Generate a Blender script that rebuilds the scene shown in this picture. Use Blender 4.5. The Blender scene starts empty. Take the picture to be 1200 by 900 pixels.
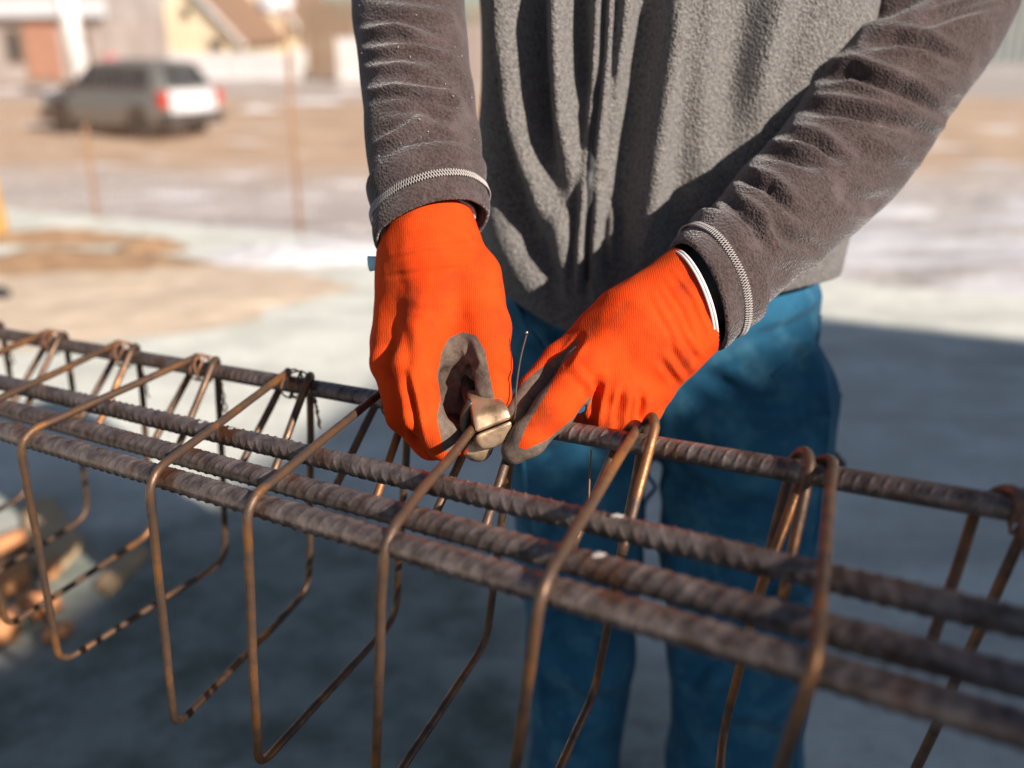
import bpy, bmesh, math, random
import numpy as np
from mathutils import Vector, Matrix

random.seed(4)
rng = np.random.default_rng(7)
sc = bpy.context.scene
COL = sc.collection

# ------------------------------------------------------------------ camera
CAM_H, PITCH = 1.35, math.radians(20)
camd = bpy.data.cameras.new('camera')
camd.lens = 35.0
camd.sensor_width = 36.0
camd.clip_start = 0.02
camd.clip_end = 2000
camd.dof.use_dof = True
camd.dof.focus_distance = 0.865
camd.dof.aperture_fstop = 2.35
camd.dof.aperture_blades = 9
cam = bpy.data.objects.new('camera', camd)
cam.location = (0, 0, CAM_H)
cam.rotation_euler = (math.radians(90) - PITCH, 0, 0)
COL.objects.link(cam)
sc.camera = cam

# ------------------------------------------------------------------ sky, sun, exposure
SUN_AZ, SUN_EL = math.radians(44), math.radians(28)      # azimuth: to the right of straight behind the camera
SUN = np.array([math.sin(SUN_AZ) * math.cos(SUN_EL), -math.cos(SUN_AZ) * math.cos(SUN_EL), math.sin(SUN_EL)])
world = bpy.data.worlds.new('World')
sc.world = world
world.use_nodes = True
wn = world.node_tree
sky = wn.nodes.new('ShaderNodeTexSky')
sky.sky_type = 'NISHITA'
sky.sun_disc = False
sky.sun_elevation = SUN_EL
sky.sun_rotation = math.atan2(SUN[0], SUN[1])
sky.air_density = 0.8
sky.dust_density = 0.8
sky.ozone_density = 0.4
bg = wn.nodes['Background']
wn.links.new(sky.outputs[0], bg.inputs[0])
bg.inputs[1].default_value = 0.05
sund = bpy.data.lights.new('sun', 'SUN')
sund.energy = 5.0
sund.angle = math.radians(0.53)
sund.color = (1.0, 0.915, 0.82)
sun = bpy.data.objects.new('sun', sund)
sun.rotation_euler = Vector(SUN).to_track_quat('Z', 'Y').to_euler()
sun.location = (6, -4, 8)
COL.objects.link(sun)
sc.view_settings.view_transform = 'Standard'
sc.view_settings.look = 'None'
sc.view_settings.gamma = 1.0
sc.view_settings.exposure = 0.85
sc.view_settings.use_curve_mapping = False

# ------------------------------------------------------------------ measuring helpers (photo pixel -> place, 1200 x 900)
FPX = 1200 * 35.0 / 36.0
AX_R = np.array([1.0, 0, 0])
AX_F = np.array([0, math.cos(PITCH), -math.sin(PITCH)])
AX_U = np.array([0, math.sin(PITCH), math.cos(PITCH)])
C0 = np.array([0, 0, CAM_H])
def ray(x, y): return (x - 600) / FPX * AX_R - (y - 450) / FPX * AX_U + AX_F
def at(x, y, z): return C0 + ray(x, y) * z
def onz(x, y, z0=0.0):
    r = ray(x, y); return C0 + r * ((z0 - CAM_H) / r[2])
def measure(P):
    v = np.asarray(P) - C0
    z = v @ AX_F
    return np.stack([600 + FPX * (v @ AX_R) / z, 450 - FPX * (v @ AX_U) / z, z], -1)
def unit(v):
    v = np.asarray(v, float); return v / np.linalg.norm(v)

# ------------------------------------------------------------------ materials
MATS = {}
def mat(name, c1, c2=None, scale=20, rough=0.7, metal=0.0, bump=0.0, bscale=100, detail=5, contrast=(0.35, 0.65),
        sheen=0.0, c3=None, scale3=6, c3pos=(0.55, 0.65), bkind='noise', bdist=0.001, spec=0.5, coat=0.0, stretch=None, rough2=None):
    m = bpy.data.materials.new(name)
    m.use_nodes = True
    nt = m.node_tree
    N, L = nt.nodes, nt.links
    b = N['Principled BSDF']
    b.inputs['Roughness'].default_value = rough
    b.inputs['Metallic'].default_value = metal
    b.inputs['Specular IOR Level'].default_value = spec
    b.inputs['Sheen Weight'].default_value = sheen
    b.inputs['Coat Weight'].default_value = coat
    b.inputs['Base Color'].default_value = (*c1, 1)
    tc = N.new('ShaderNodeTexCoord')
    vec = tc.outputs['Object']
    if stretch:
        mp = N.new('ShaderNodeMapping'); mp.inputs['Scale'].default_value = stretch
        L.new(vec, mp.inputs['Vector']); vec = mp.outputs['Vector']
    def noise(s, d=detail):
        n = N.new('ShaderNodeTexNoise'); n.inputs['Scale'].default_value = s
        n.inputs['Detail'].default_value = d; n.inputs['Roughness'].default_value = 0.6
        L.new(vec, n.inputs['Vector']); return n.outputs['Fac']
    def ramp(fac, a, c):
        r = N.new('ShaderNodeMapRange'); r.inputs['From Min'].default_value = a; r.inputs['From Max'].default_value = c
        L.new(fac, r.inputs['Value']); return r.outputs['Result']
    def mix(fac, A, B):
        x = N.new('ShaderNodeMix'); x.data_type = 'RGBA'
        L.new(fac, x.inputs[0])
        for s, v in ((x.inputs[6], A), (x.inputs[7], B)):
            if isinstance(v, tuple): s.default_value = (*v, 1)
            else: L.new(v, s)
        return x.outputs[2]
    col = None
    if c2:
        f1 = ramp(noise(scale), *contrast)
        col = mix(f1, c1, c2)
        if rough2 is not None:
            rr = N.new('ShaderNodeMapRange'); rr.inputs['To Min'].default_value = rough; rr.inputs['To Max'].default_value = rough2
            L.new(f1, rr.inputs['Value']); L.new(rr.outputs['Result'], b.inputs['Roughness'])
    if c3:
        col = mix(ramp(noise(scale3), *c3pos), col if col is not None else c1, c3)
    if col is not None: L.new(col, b.inputs['Base Color'])
    if bump:
        if bkind == 'voronoi':
            n = N.new('ShaderNodeTexVoronoi'); n.inputs['Scale'].default_value = bscale
            L.new(vec, n.inputs['Vector']); h = n.outputs['Distance']
        elif bkind == 'wave':
            n = N.new('ShaderNodeTexWave'); n.inputs['Scale'].default_value = bscale
            n.inputs['Distortion'].default_value = 5.0; n.inputs['Detail'].default_value = 3; n.inputs['Detail Scale'].default_value = 2.0
            L.new(vec, n.inputs['Vector']); h = n.outputs['Fac']
        else:
            h = noise(bscale)
        bn = N.new('ShaderNodeBump'); bn.inputs['Strength'].default_value = bump
        bn.inputs['Distance'].default_value = bdist
        L.new(h, bn.inputs['Height']); L.new(bn.outputs['Normal'], b.inputs['Normal'])
    MATS[name] = m
    return m

mat('rebar', (0.105, 0.070, 0.056), (0.27, 0.205, 0.178), 75, 0.30, 0.60, 0.6, 420, c3=(0.13, 0.052, 0.024), scale3=16, c3pos=(0.54, 0.68), bdist=0.0008, rough2=0.5)
mat('stirrup_steel', (0.165, 0.092, 0.052), (0.085, 0.055, 0.042), 55, 0.34, 0.55, 0.6, 380, c3=(0.30, 0.125, 0.038), scale3=13, c3pos=(0.52, 0.66), bdist=0.0007, rough2=0.6)
mat('tie_wire', (0.30, 0.125, 0.05), (0.17, 0.075, 0.04), 80, 0.6, 0.2)
mat('black_wire', (0.035, 0.028, 0.025), (0.07, 0.04, 0.03), 200, 0.6, 0.3)
mat('rust_post', (0.34, 0.19, 0.11), (0.26, 0.14, 0.08), 20, 0.8)
mat('cut_steel', (0.55, 0.45, 0.33), None, rough=0.3, metal=0.9)
mat('brass_steel', (0.70, 0.49, 0.32), (0.54, 0.35, 0.21), 60, 0.22, 0.75, 0.12, 300, c3=(0.30, 0.19, 0.11), scale3=45, c3pos=(0.52, 0.66), bdist=0.0008, rough2=0.45)
mat('dark_steel', (0.05, 0.045, 0.04), (0.09, 0.07, 0.05), 60, 0.45, 0.6)
mat('orange_knit', (0.60, 0.046, 0.005), (0.54, 0.057, 0.007), 30, 0.9, 0, 0.30, 175, bkind='wave', bdist=0.0007, spec=0.1, c3=(0.24, 0.028, 0.008), scale3=24, c3pos=(0.53, 0.80))
mat('grey_latex', (0.10, 0.070, 0.053), (0.155, 0.115, 0.09), 160, 0.85, 0, 0.55, 420, bdist=0.001, c3=(0.09, 0.065, 0.05), scale3=28, spec=0.25)
mat('white_trim', (0.70, 0.66, 0.64), (0.55, 0.52, 0.5), 300, 0.9)
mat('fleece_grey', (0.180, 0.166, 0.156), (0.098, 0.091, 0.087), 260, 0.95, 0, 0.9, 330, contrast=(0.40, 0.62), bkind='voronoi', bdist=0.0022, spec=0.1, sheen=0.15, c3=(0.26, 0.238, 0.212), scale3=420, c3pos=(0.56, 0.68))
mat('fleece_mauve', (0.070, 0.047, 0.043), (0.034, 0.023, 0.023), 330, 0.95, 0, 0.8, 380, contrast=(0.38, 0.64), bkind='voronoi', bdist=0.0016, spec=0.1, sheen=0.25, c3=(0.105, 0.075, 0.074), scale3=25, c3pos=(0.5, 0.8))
mat('thread', (0.45, 0.41, 0.39), None, rough=0.8)
mat('zip_dark', (0.02, 0.02, 0.022), (0.05, 0.05, 0.05), 300, 0.6)
mat('denim', (0.024, 0.118, 0.205), (0.013, 0.076, 0.145), 16, 0.9, 0, 0.6, 500, bdist=0.0008, c3=(0.075, 0.21, 0.29), scale3=22, c3pos=(0.50, 0.82), spec=0.15, sheen=0.05)
mat('skin', (0.55, 0.34, 0.25), (0.5, 0.29, 0.21), 30, 0.55)
mat('hair', (0.03, 0.02, 0.015), None, rough=0.8)
mat('boot_leather', (0.10, 0.06, 0.035), (0.06, 0.035, 0.02), 30, 0.6)
mat('rubber', (0.02, 0.02, 0.02), None, rough=0.8)
mat('plaster_white', (0.60, 0.57, 0.55), (0.50, 0.47, 0.45), 2, 0.9)
mat('plaster_beige', (0.27, 0.225, 0.20), (0.38, 0.33, 0.305), 0.6, 0.9)
mat('plaster_cream', (0.62, 0.52, 0.36), (0.52, 0.43, 0.30), 2, 0.9)
mat('terracotta', (0.36, 0.18, 0.12), (0.30, 0.14, 0.09), 3, 0.9)
mat('pillar_white', (0.80, 0.79, 0.78), (0.72, 0.71, 0.70), 3, 0.9)
mat('brick_orange', (0.56, 0.26, 0.11), (0.46, 0.19, 0.08), 6, 0.9)
mat('roof_brown', (0.20, 0.11, 0.07), (0.26, 0.16, 0.10), 5, 0.8)
mat('timber_brown', (0.22, 0.15, 0.10), (0.15, 0.10, 0.065), 8, 0.85, stretch=(1, 1, 0.1))
mat('timber_yellow', (0.58, 0.34, 0.10), (0.46, 0.25, 0.07), 10, 0.7, stretch=(1, 1, 0.1))
mat('timber_pale', (0.52, 0.36, 0.20), (0.42, 0.27, 0.14), 20, 0.8)
mat('fence_pale', (0.52, 0.51, 0.52), (0.44, 0.43, 0.44), 3, 0.9)
mat('glass_dark', (0.02, 0.03, 0.035), None, rough=0.08)
mat('car_paint', (0.17, 0.185, 0.18), (0.15, 0.165, 0.16), 3, 0.30, 0.35, coat=0.5)
mat('sunlit_silver', (0.62, 0.63, 0.65), None, rough=0.3, metal=0.2, coat=0.5)  # car rear only: sun glare put into the colour
mat('tail_red', (0.50, 0.035, 0.02), None, rough=0.25)
mat('plate_white', (0.8, 0.8, 0.8), None, rough=0.5)
mat('alloy', (0.5, 0.49, 0.48), None, rough=0.35, metal=0.7)
mat('snow', (0.66, 0.64, 0.65), (0.52, 0.50, 0.50), 8, 0.9, 0, 0.5, 20, bdist=0.02)
mat('soil', (0.34, 0.215, 0.125), (0.24, 0.14, 0.075), 9, 0.95, 0, 0.7, 30, bdist=0.02)
mat('sand', (0.58, 0.46, 0.35), (0.50, 0.385, 0.28), 7, 0.95, 0, 0.6, 60, bdist=0.01)
mat('stone', (0.38, 0.34, 0.31), (0.26, 0.23, 0.21), 12, 0.9, 0, 0.5, 40, bdist=0.01)
mat('unseen_block_wall', (0.36, 0.25, 0.19), (0.30, 0.19, 0.14), 3, 0.9)
mat('sky_blue_tag', (0.25, 0.50, 0.62), None, rough=0.6)
mat('red_cloth', (0.45, 0.16, 0.16), None, rough=0.9)
mat('shed_green', (0.10, 0.13, 0.13), (0.14, 0.17, 0.165), 2, 0.8)

def ground_material():
    m = bpy.data.materials.new('ground'); m.use_nodes = True
    nt = m.node_tree; N, L = nt.nodes, nt.links
    b = N['Principled BSDF']; b.inputs['Roughness'].default_value = 0.95
    tc = N.new('ShaderNodeTexCoord')
    sep = N.new('ShaderNodeSeparateXYZ'); L.new(tc.outputs['Object'], sep.inputs[0])
    def noise(s, d=6, st=None):
        n = N.new('ShaderNodeTexNoise'); n.inputs['Scale'].default_value = s; n.inputs['Detail'].default_value = d
        v = tc.outputs['Object']
        if st:
            mp = N.new('ShaderNodeMapping'); mp.inputs['Scale'].default_value = st; L.new(v, mp.inputs['Vector']); v = mp.outputs['Vector']
        L.new(v, n.inputs['Vector']); return n.outputs['Fac']
    def math_(op, a, c):
        x = N.new('ShaderNodeMath'); x.operation = op
        for s, v in zip(x.inputs, (a, c)):
            if isinstance(v, (int, float)): s.default_value = v
            else: L.new(v, s)
        return x.outputs[0]
    def rng_(v, a, c):
        r = N.new('ShaderNodeMapRange'); r.inputs['From Min'].default_value = a; r.inputs['From Max'].default_value = c; r.interpolation_type = 'SMOOTHSTEP'
        L.new(v, r.inputs['Value']); return r.outputs['Result']
    def mix(f, A, B):
        x = N.new('ShaderNodeMix'); x.data_type = 'RGBA'; L.new(f, x.inputs[0])
        for s, v in ((x.inputs[6], A), (x.inputs[7], B)):
            if isinstance(v, tuple): s.default_value = (*v, 1)
            else: L.new(v, s)
        return x.outputs[2]
    yy = math_('ADD', sep.outputs['Y'], math_('MULTIPLY', math_('SUBTRACT', noise(0.35), 0.5), 7.0))
    gravel = mix(rng_(noise(9), 0.35, 0.65), (0.33, 0.285, 0.26), (0.52, 0.475, 0.45))
    straw = mix(rng_(noise(2.0, 6, (0.3, 1, 1)), 0.35, 0.65), (0.50, 0.36, 0.255), (0.37, 0.25, 0.165))
    road = mix(rng_(noise(1.0, 6, (0.15, 1, 1)), 0.35, 0.65), (0.33, 0.285, 0.255), (0.42, 0.37, 0.34))
    c = mix(rng_(yy, 14.5, 18.0), gravel, straw)
    c = mix(rng_(yy, 30, 36), c, road)
    # thin melting snow, more of it close to the slab
    sn = noise(0.9, 8, (0.45, 1.0, 1))
    near = rng_(yy, 17.0, 7.0)
    thr = math_('ADD', sn, math_('MULTIPLY', near, 0.20))
    c = mix(rng_(thr, 0.60, 0.70), c, (0.62, 0.60, 0.61))
    L.new(c, b.inputs['Base Color'])
    bn = N.new('ShaderNodeBump'); bn.inputs['Strength'].default_value = 0.6; bn.inputs['Distance'].default_value = 0.03
    L.new(noise(7), bn.inputs['Height']); L.new(bn.outputs['Normal'], b.inputs['Normal'])
    MATS['ground'] = m
ground_material()
def concrete_material():
    m = bpy.data.materials.new('concrete'); m.use_nodes = True
    nt = m.node_tree; N, L = nt.nodes, nt.links
    b = N['Principled BSDF']; b.inputs['Roughness'].default_value = 0.9; b.inputs['Specular IOR Level'].default_value = 0.3
    tc = N.new('ShaderNodeTexCoord')
    def noise(s, d=8, st=None, rot=0.0):
        n = N.new('ShaderNodeTexNoise'); n.inputs['Scale'].default_value = s; n.inputs['Detail'].default_value = d; n.inputs['Roughness'].default_value = 0.65
        v = tc.outputs['Object']
        if st:
            mp = N.new('ShaderNodeMapping'); mp.inputs['Rotation'].default_value = (0, 0, rot); mp.inputs['Scale'].default_value = st; L.new(v, mp.inputs['Vector']); v = mp.outputs['Vector']
        L.new(v, n.inputs['Vector']); return n.outputs['Fac']
    def rng_(v, a, c, t0=0.0, t1=1.0):
        r = N.new('ShaderNodeMapRange'); r.inputs['From Min'].default_value = a; r.inputs['From Max'].default_value = c; r.inputs['To Min'].default_value = t0; r.inputs['To Max'].default_value = t1
        r.interpolation_type = 'SMOOTHSTEP'; L.new(v, r.inputs['Value']); return r.outputs['Result']
    def mth(op, a, c):
        x = N.new('ShaderNodeMath'); x.operation = op
        for s_, v in zip(x.inputs, (a, c)):
            if isinstance(v, (int, float)): s_.default_value = v
            else: L.new(v, s_)
        return x.outputs[0]
    def mix(f, A, B):
        x = N.new('ShaderNodeMix'); x.data_type = 'RGBA'; L.new(f, x.inputs[0])
        for s_, v in ((x.inputs[6], A), (x.inputs[7], B)):
            if isinstance(v, tuple): s_.default_value = (*v, 1)
            else: L.new(v, s_)
        return x.outputs[2]
    c = mix(rng_(noise(3.0), 0.36, 0.64), (0.68, 0.675, 0.61), (0.53, 0.53, 0.47))
    c = mix(rng_(noise(2.2, 6, (0.35, 2.2, 1), 0.55), 0.50, 0.68, 0, 0.6), c, (0.36, 0.355, 0.32))       # trowel streaks
    c = mix(rng_(noise(26, 6), 0.56, 0.70, 0, 0.65), c, (0.24, 0.235, 0.21))                              # pits and grit
    # deeper shade painted into the slab colour at near left, with ragged edge
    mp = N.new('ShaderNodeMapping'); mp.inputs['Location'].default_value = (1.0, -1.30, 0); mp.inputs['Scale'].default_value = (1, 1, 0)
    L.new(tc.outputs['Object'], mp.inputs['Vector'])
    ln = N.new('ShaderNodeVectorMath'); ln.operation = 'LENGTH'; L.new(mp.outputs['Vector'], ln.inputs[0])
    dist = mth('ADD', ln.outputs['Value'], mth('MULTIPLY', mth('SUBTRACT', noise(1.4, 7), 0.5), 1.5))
    painted_shade = mth('MULTIPLY', rng_(dist, 1.75, 1.05), rng_(noise(5, 8), 0.30, 0.62, 1.0, 0.62))
    c = mix(painted_shade, c, (0.125, 0.142, 0.108))
    L.new(c, b.inputs['Base Color'])
    bn = N.new('ShaderNodeBump'); bn.inputs['Strength'].default_value = 0.7; bn.inputs['Distance'].default_value = 0.008
    L.new(noise(30), bn.inputs['Height']); L.new(bn.outputs['Normal'], b.inputs['Normal'])
    MATS['concrete'] = m
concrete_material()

# ------------------------------------------------------------------ object helpers
def mobj(name, V, Fc, m, parent=None, smooth=True, **tags):
    me = bpy.data.meshes.new(name)
    V = np.asarray(V, dtype=float)
    if isinstance(Fc, np.ndarray): Fc = Fc.tolist()
    me.from_pydata(V.tolist(), [], Fc)
    me.validate(); me.update()
    if smooth: me.polygons.foreach_set('use_smooth', [True] * len(me.polygons))
    ms = m if isinstance(m, (list, tuple)) else [m]
    for k in ms: me.materials.append(MATS[k])
    return link(name, me, parent, **tags)
def link(name, me, parent=None, **tags):
    o = bpy.data.objects.new(name, me)
    COL.objects.link(o)
    if parent is not None:
        o.parent = parent
        o.matrix_parent_inverse = world_of(parent).inverted()
    for k, v in tags.items(): o[k] = v
    return o
def world_of(o):
    M = o.matrix_basis.copy()
    if o.parent is not None: M = world_of(o.parent) @ o.matrix_parent_inverse @ M
    return M
def thing(name, loc, label, category, group=None):
    o = bpy.data.objects.new(name, None)
    o.empty_display_size = 0.1
    o.location = Vector(loc)
    COL.objects.link(o)
    o['label'] = label; o['category'] = category
    if group: o['group'] = group
    return o
def joinm(parts):
    VV, FF, n = [], [], 0
    for V, Fc in parts:
        V = np.asarray(V, float)
        VV.append(V); FF += [[i + n for i in f] for f in (Fc.tolist() if isinstance(Fc, np.ndarray) else Fc)]
        n += len(V)
    return np.concatenate(VV), FF
def box(x0, x1, y0, y1, z0, z1):
    V = [(x, y, z) for x in (x0, x1) for y in (y0, y1) for z in (z0, z1)]
    return np.array(V, float), [[0, 1, 3, 2], [4, 6, 7, 5], [0, 4, 5, 1], [2, 3, 7, 6], [0, 2, 6, 4], [1, 5, 7, 3]]
def xform(VF, M):
    V, Fc = VF
    return np.array([tuple(M @ Vector(v)) for v in V]), Fc
def rotz(VF, a, loc=(0, 0, 0)):
    return xform(VF, Matrix.Translation(Vector(loc)) @ Matrix.Rotation(a, 4, 'Z'))
def frames(P, t_end=None, t_start=None, up=None):
    P = np.asarray(P, float)
    T = np.gradient(P, axis=0)
    T /= np.linalg.norm(T, axis=1)[:, None]
    if t_end is not None:
        k = max(2, len(P) // 4)
        for i in range(k):
            f = ((i + 1) / k) ** 1.0
            j = len(P) - k + i
            T[j] = unit(T[j] * (1 - f) + np.asarray(t_end) * f)
    n = up if up is not None else (np.array([0, 0, 1.0]) if abs(T[0][2]) < 0.9 else np.array([1.0, 0, 0]))
    A = np.zeros_like(P); B = np.zeros_like(P)
    for i in range(len(P)):
        n = n - T[i] * (n @ T[i]); n = n / np.linalg.norm(n)
        A[i] = n; B[i] = np.cross(T[i], n)
    return T, A, B
def tube(P, r, n=10, caps=True, up=None, t_end=None, flat=1.0):
    P = np.asarray(P, float); m = len(P)
    r = np.broadcast_to(np.asarray(r, float), (m,))
    T, A, B = frames(P, t_end=t_end, up=up)
    a = np.linspace(0, 2 * np.pi, n, endpoint=False)
    V = P[:, None, :] + r[:, None, None] * (np.cos(a)[None, :, None] * A[:, None, :] + flat * np.sin(a)[None, :, None] * B[:, None, :])
    V = V.reshape(-1, 3)
    i = np.arange(m - 1)[:, None] * n; j = np.arange(n)[None, :]; j2 = (j + 1) % n
    Fc = np.stack([i + j, i + j2, i + n + j2, i + n + j], -1).reshape(-1, 4).tolist()
    if caps:
        Fc.append(list(range(n))[::-1]); Fc.append([(m - 1) * n + k for k in range(n)])
    return V, Fc
def spline(P, n):
    """Catmull-Rom through P, n samples"""
    P = np.asarray(P, float)
    Q = np.vstack([2 * P[0] - P[1], P, 2 * P[-1] - P[-2]])
    L = np.concatenate([[0], np.cumsum(np.linalg.norm(np.diff(P[:, :3], axis=0), axis=1))])
    s = np.linspace(0, L[-1], n); out = []
    for x in s:
        k = min(max(np.searchsorted(L, x, side='right') - 1, 0), len(P) - 2)
        t = (x - L[k]) / max(L[k + 1] - L[k], 1e-9)
        p0, p1, p2, p3 = Q[k:k + 4]
        out.append(0.5 * (2 * p1 + (p2 - p0) * t + (2 * p0 - 5 * p1 + 4 * p2 - p3) * t * t + (3 * p1 - p0 - 3 * p2 + p3) * t ** 3))
    return np.array(out)
def fillet(P, R, n=7):
    """round the corners of a polyline; R per inner corner"""
    P = np.asarray(P, float); out = [P[0]]
    for k in range(1, len(P) - 1):
        a, b, c = P[k - 1], P[k], P[k + 1]
        u, v = unit(a - b), unit(c - b)
        ang = math.acos(np.clip(u @ v, -1, 1))
        r = R[k - 1] if hasattr(R, '__len__') else R
        dd = min(r / math.tan(ang / 2), 0.49 * np.linalg.norm(a - b), 0.49 * np.linalg.norm(c - b))
        for t in np.linspace(0, 1, n):
            out.append((1 - t) ** 2 * (b + u * dd) + 2 * t * (1 - t) * b + t * t * (b + v * dd))
    out.append(P[-1]); return np.array(out)
def densify(P, step):
    out = [P[0]]
    for a, b in zip(P[:-1], P[1:]):
        k = max(1, int(np.linalg.norm(b - a) / step))
        for i in range(1, k + 1): out.append(a + (b - a) * i / k)
    return np.array(out)
def vnormals(V, Fc):
    Fq = np.asarray(Fc); N = np.zeros_like(V)
    d1 = V[Fq[:, 2]] - V[Fq[:, 0]]; d2 = V[Fq[:, 3]] - V[Fq[:, 1]]
    n = np.cross(d1, d2)
    for k in range(4): np.add.at(N, Fq[:, k], n)
    return N / (np.linalg.norm(N, axis=1)[:, None] + 1e-12)
def vnoise(P, scale, seed=0):
    """smooth lattice noise, -1..1"""
    P = np.asarray(P) * scale + seed * 17.3
    i = np.floor(P).astype(np.int64); f = P - i; f = f * f * (3 - 2 * f)
    def h(a, b, c):
        n = (a * 374761393 + b * 668265263 + c * 2147483647 + seed * 144665) & 0x7fffffff
        n = ((n ^ (n >> 13)) * 1274126177) & 0x7fffffff
        return ((n ^ (n >> 16)) & 0xffff) / 32767.5 - 1
    r = 0
    for dx in (0, 1):
        for dy in (0, 1):
            for dz in (0, 1):
                w = (f[:, 0] if dx else 1 - f[:, 0]) * (f[:, 1] if dy else 1 - f[:, 1]) * (f[:, 2] if dz else 1 - f[:, 2])
                r = r + w * h(i[:, 0] + dx, i[:, 1] + dy, i[:, 2] + dz)
    return r
def fbm(P, s, seed=0, o=3):
    return sum(vnoise(P, s * 2 ** k, seed + k) * 0.5 ** k for k in range(o))
def polydist(px, line):
    """distance of points to polyline (plane coordinates), and fraction along it"""
    best = np.full(len(px), 1e9); fr = np.zeros(len(px))
    line = np.asarray(line, float); n = len(line) - 1
    for k in range(n):
        a, b = line[k], line[k + 1]; ab = b - a
        t = np.clip(((px - a) @ ab) / (ab @ ab), 0, 1)
        d = np.linalg.norm(px - a - t[:, None] * ab, axis=1)
        u = d < best; best[u] = d[u]; fr[u] = (k + t[u]) / n
    return best, fr
def creases(V, N, folds, taper=0.18):
    """push cloth in and out along crease lines measured on the photo; only on the side of the garment they lie on"""
    q = measure(V); px = q[:, :2]
    view = V - C0; view /= np.linalg.norm(view, axis=1)[:, None]
    face = np.clip(-(N * view).sum(1) * 2.0 + 0.15, 0, 1)
    D = np.zeros(len(V))
    for line, w, amp in folds:
        l = np.asarray(line, float)
        sel = np.where((px[:, 0] > l[:, 0].min() - 4 * w) & (px[:, 0] < l[:, 0].max() + 4 * w) & (px[:, 1] > l[:, 1].min() - 4 * w) & (px[:, 1] < l[:, 1].max() + 4 * w))[0]
        if len(sel) == 0: continue
        d, fr = polydist(px[sel], l)
        e = np.clip(fr / taper, 0, 1) * np.clip((1 - fr) / taper, 0, 1) if taper else 1.0
        g = np.exp(-(d / w) ** 2) - 0.45 * np.exp(-((d - 2.0 * w) / (0.9 * w)) ** 2)
        D[sel] += amp * g * (0.25 + 0.75 * e)
    return V + N * (D * face)[:, None]
def surfnet(fn, lo, hi, h, smooth=2):
    """naive surface nets of fn(P)->distance"""
    lo = np.asarray(lo, float); hi = np.asarray(hi, float)
    n = np.ceil((hi - lo) / h).astype(int) + 1
    ax = [lo[k] + h * np.arange(n[k]) for k in range(3)]
    G = np.stack(np.meshgrid(*ax, indexing='ij'), -1).reshape(-1, 3)
    val = np.concatenate([fn(g) for g in np.array_split(G, max(1, len(G) // 400000))]).reshape(n)
    cell = np.zeros((*(n - 1), 3)); cnt = np.zeros(n - 1)
    quads = []
    ins = val < 0
    idx = np.arange(np.prod(n - 1)).reshape(n - 1)
    for a in range(3):
        b, c = (a + 1) % 3, (a + 2) % 3
        s0 = [slice(None)] * 3; s1 = [slice(None)] * 3
        s0[a] = slice(0, -1); s1[a] = slice(1, None)
        v0, v1 = val[tuple(s0)], val[tuple(s1)]
        I = np.argwhere((v0 < 0) != (v1 < 0))
        I = I[(I[:, b] > 0) & (I[:, b] < n[b] - 1) & (I[:, c] > 0) & (I[:, c] < n[c] - 1)]
        x0 = v0[tuple(I.T)]; x1 = v1[tuple(I.T)]
        p = I.astype(float); p[:, a] += x0 / (x0 - x1)
        q = []
        for db, dc in ((0, 0), (-1, 0), (-1, -1), (0, -1)):
            J = I.copy(); J[:, b] += db; J[:, c] += dc
            np.add.at(cell, tuple(J.T), p); np.add.at(cnt, tuple(J.T), 1)
            q.append(idx[tuple(J.T)])
        q = np.stack(q, -1); flip = x0 >= 0
        q[flip] = q[flip][:, ::-1]
        quads.append(q)
    Q = np.concatenate(quads)
    used = np.unique(Q); remap = np.full(idx.size, -1); remap[used] = np.arange(len(used))
    V = cell.reshape(-1, 3)[used] / cnt.reshape(-1)[used][:, None] * h + lo
    Q = remap[Q]
    for _ in range(smooth):
        S = np.zeros_like(V); k = np.zeros(len(V))
        for i, j in ((0, 1), (1, 2), (2, 3), (3, 0)):
            np.add.at(S, Q[:, i], V[Q[:, j]]); np.add.at(k, Q[:, i], 1)
            np.add.at(S, Q[:, j], V[Q[:, i]]); np.add.at(k, Q[:, j], 1)
        V = 0.5 * V + 0.5 * S / k[:, None]
    return V, Q
def cone_sdf(P, a, b, ra, rb, sq=None):
    """round cone; sq=(dir, k) squashes space along dir by k (k>1 = thinner)"""
    if sq is not None:
        d, k = sq; d = unit(d)
        def S(x): return x + np.outer(x @ d, d) * (k - 1) if x.ndim == 2 else x + d * (x @ d) * (k - 1)
        m = a
        P = S(P - m); b = S(b - m); a = S(a - m)
    ab = b - a
    t = np.clip(((P - a) @ ab) / (ab @ ab), 0, 1)
    return np.linalg.norm(P - a - t[:, None] * ab, axis=1) - (ra + (rb - ra) * t)
def smin(a, b, k):
    h = np.clip(k - np.abs(a - b), 0, None) / k
    return np.minimum(a, b) - h * h * k * 0.25

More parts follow.
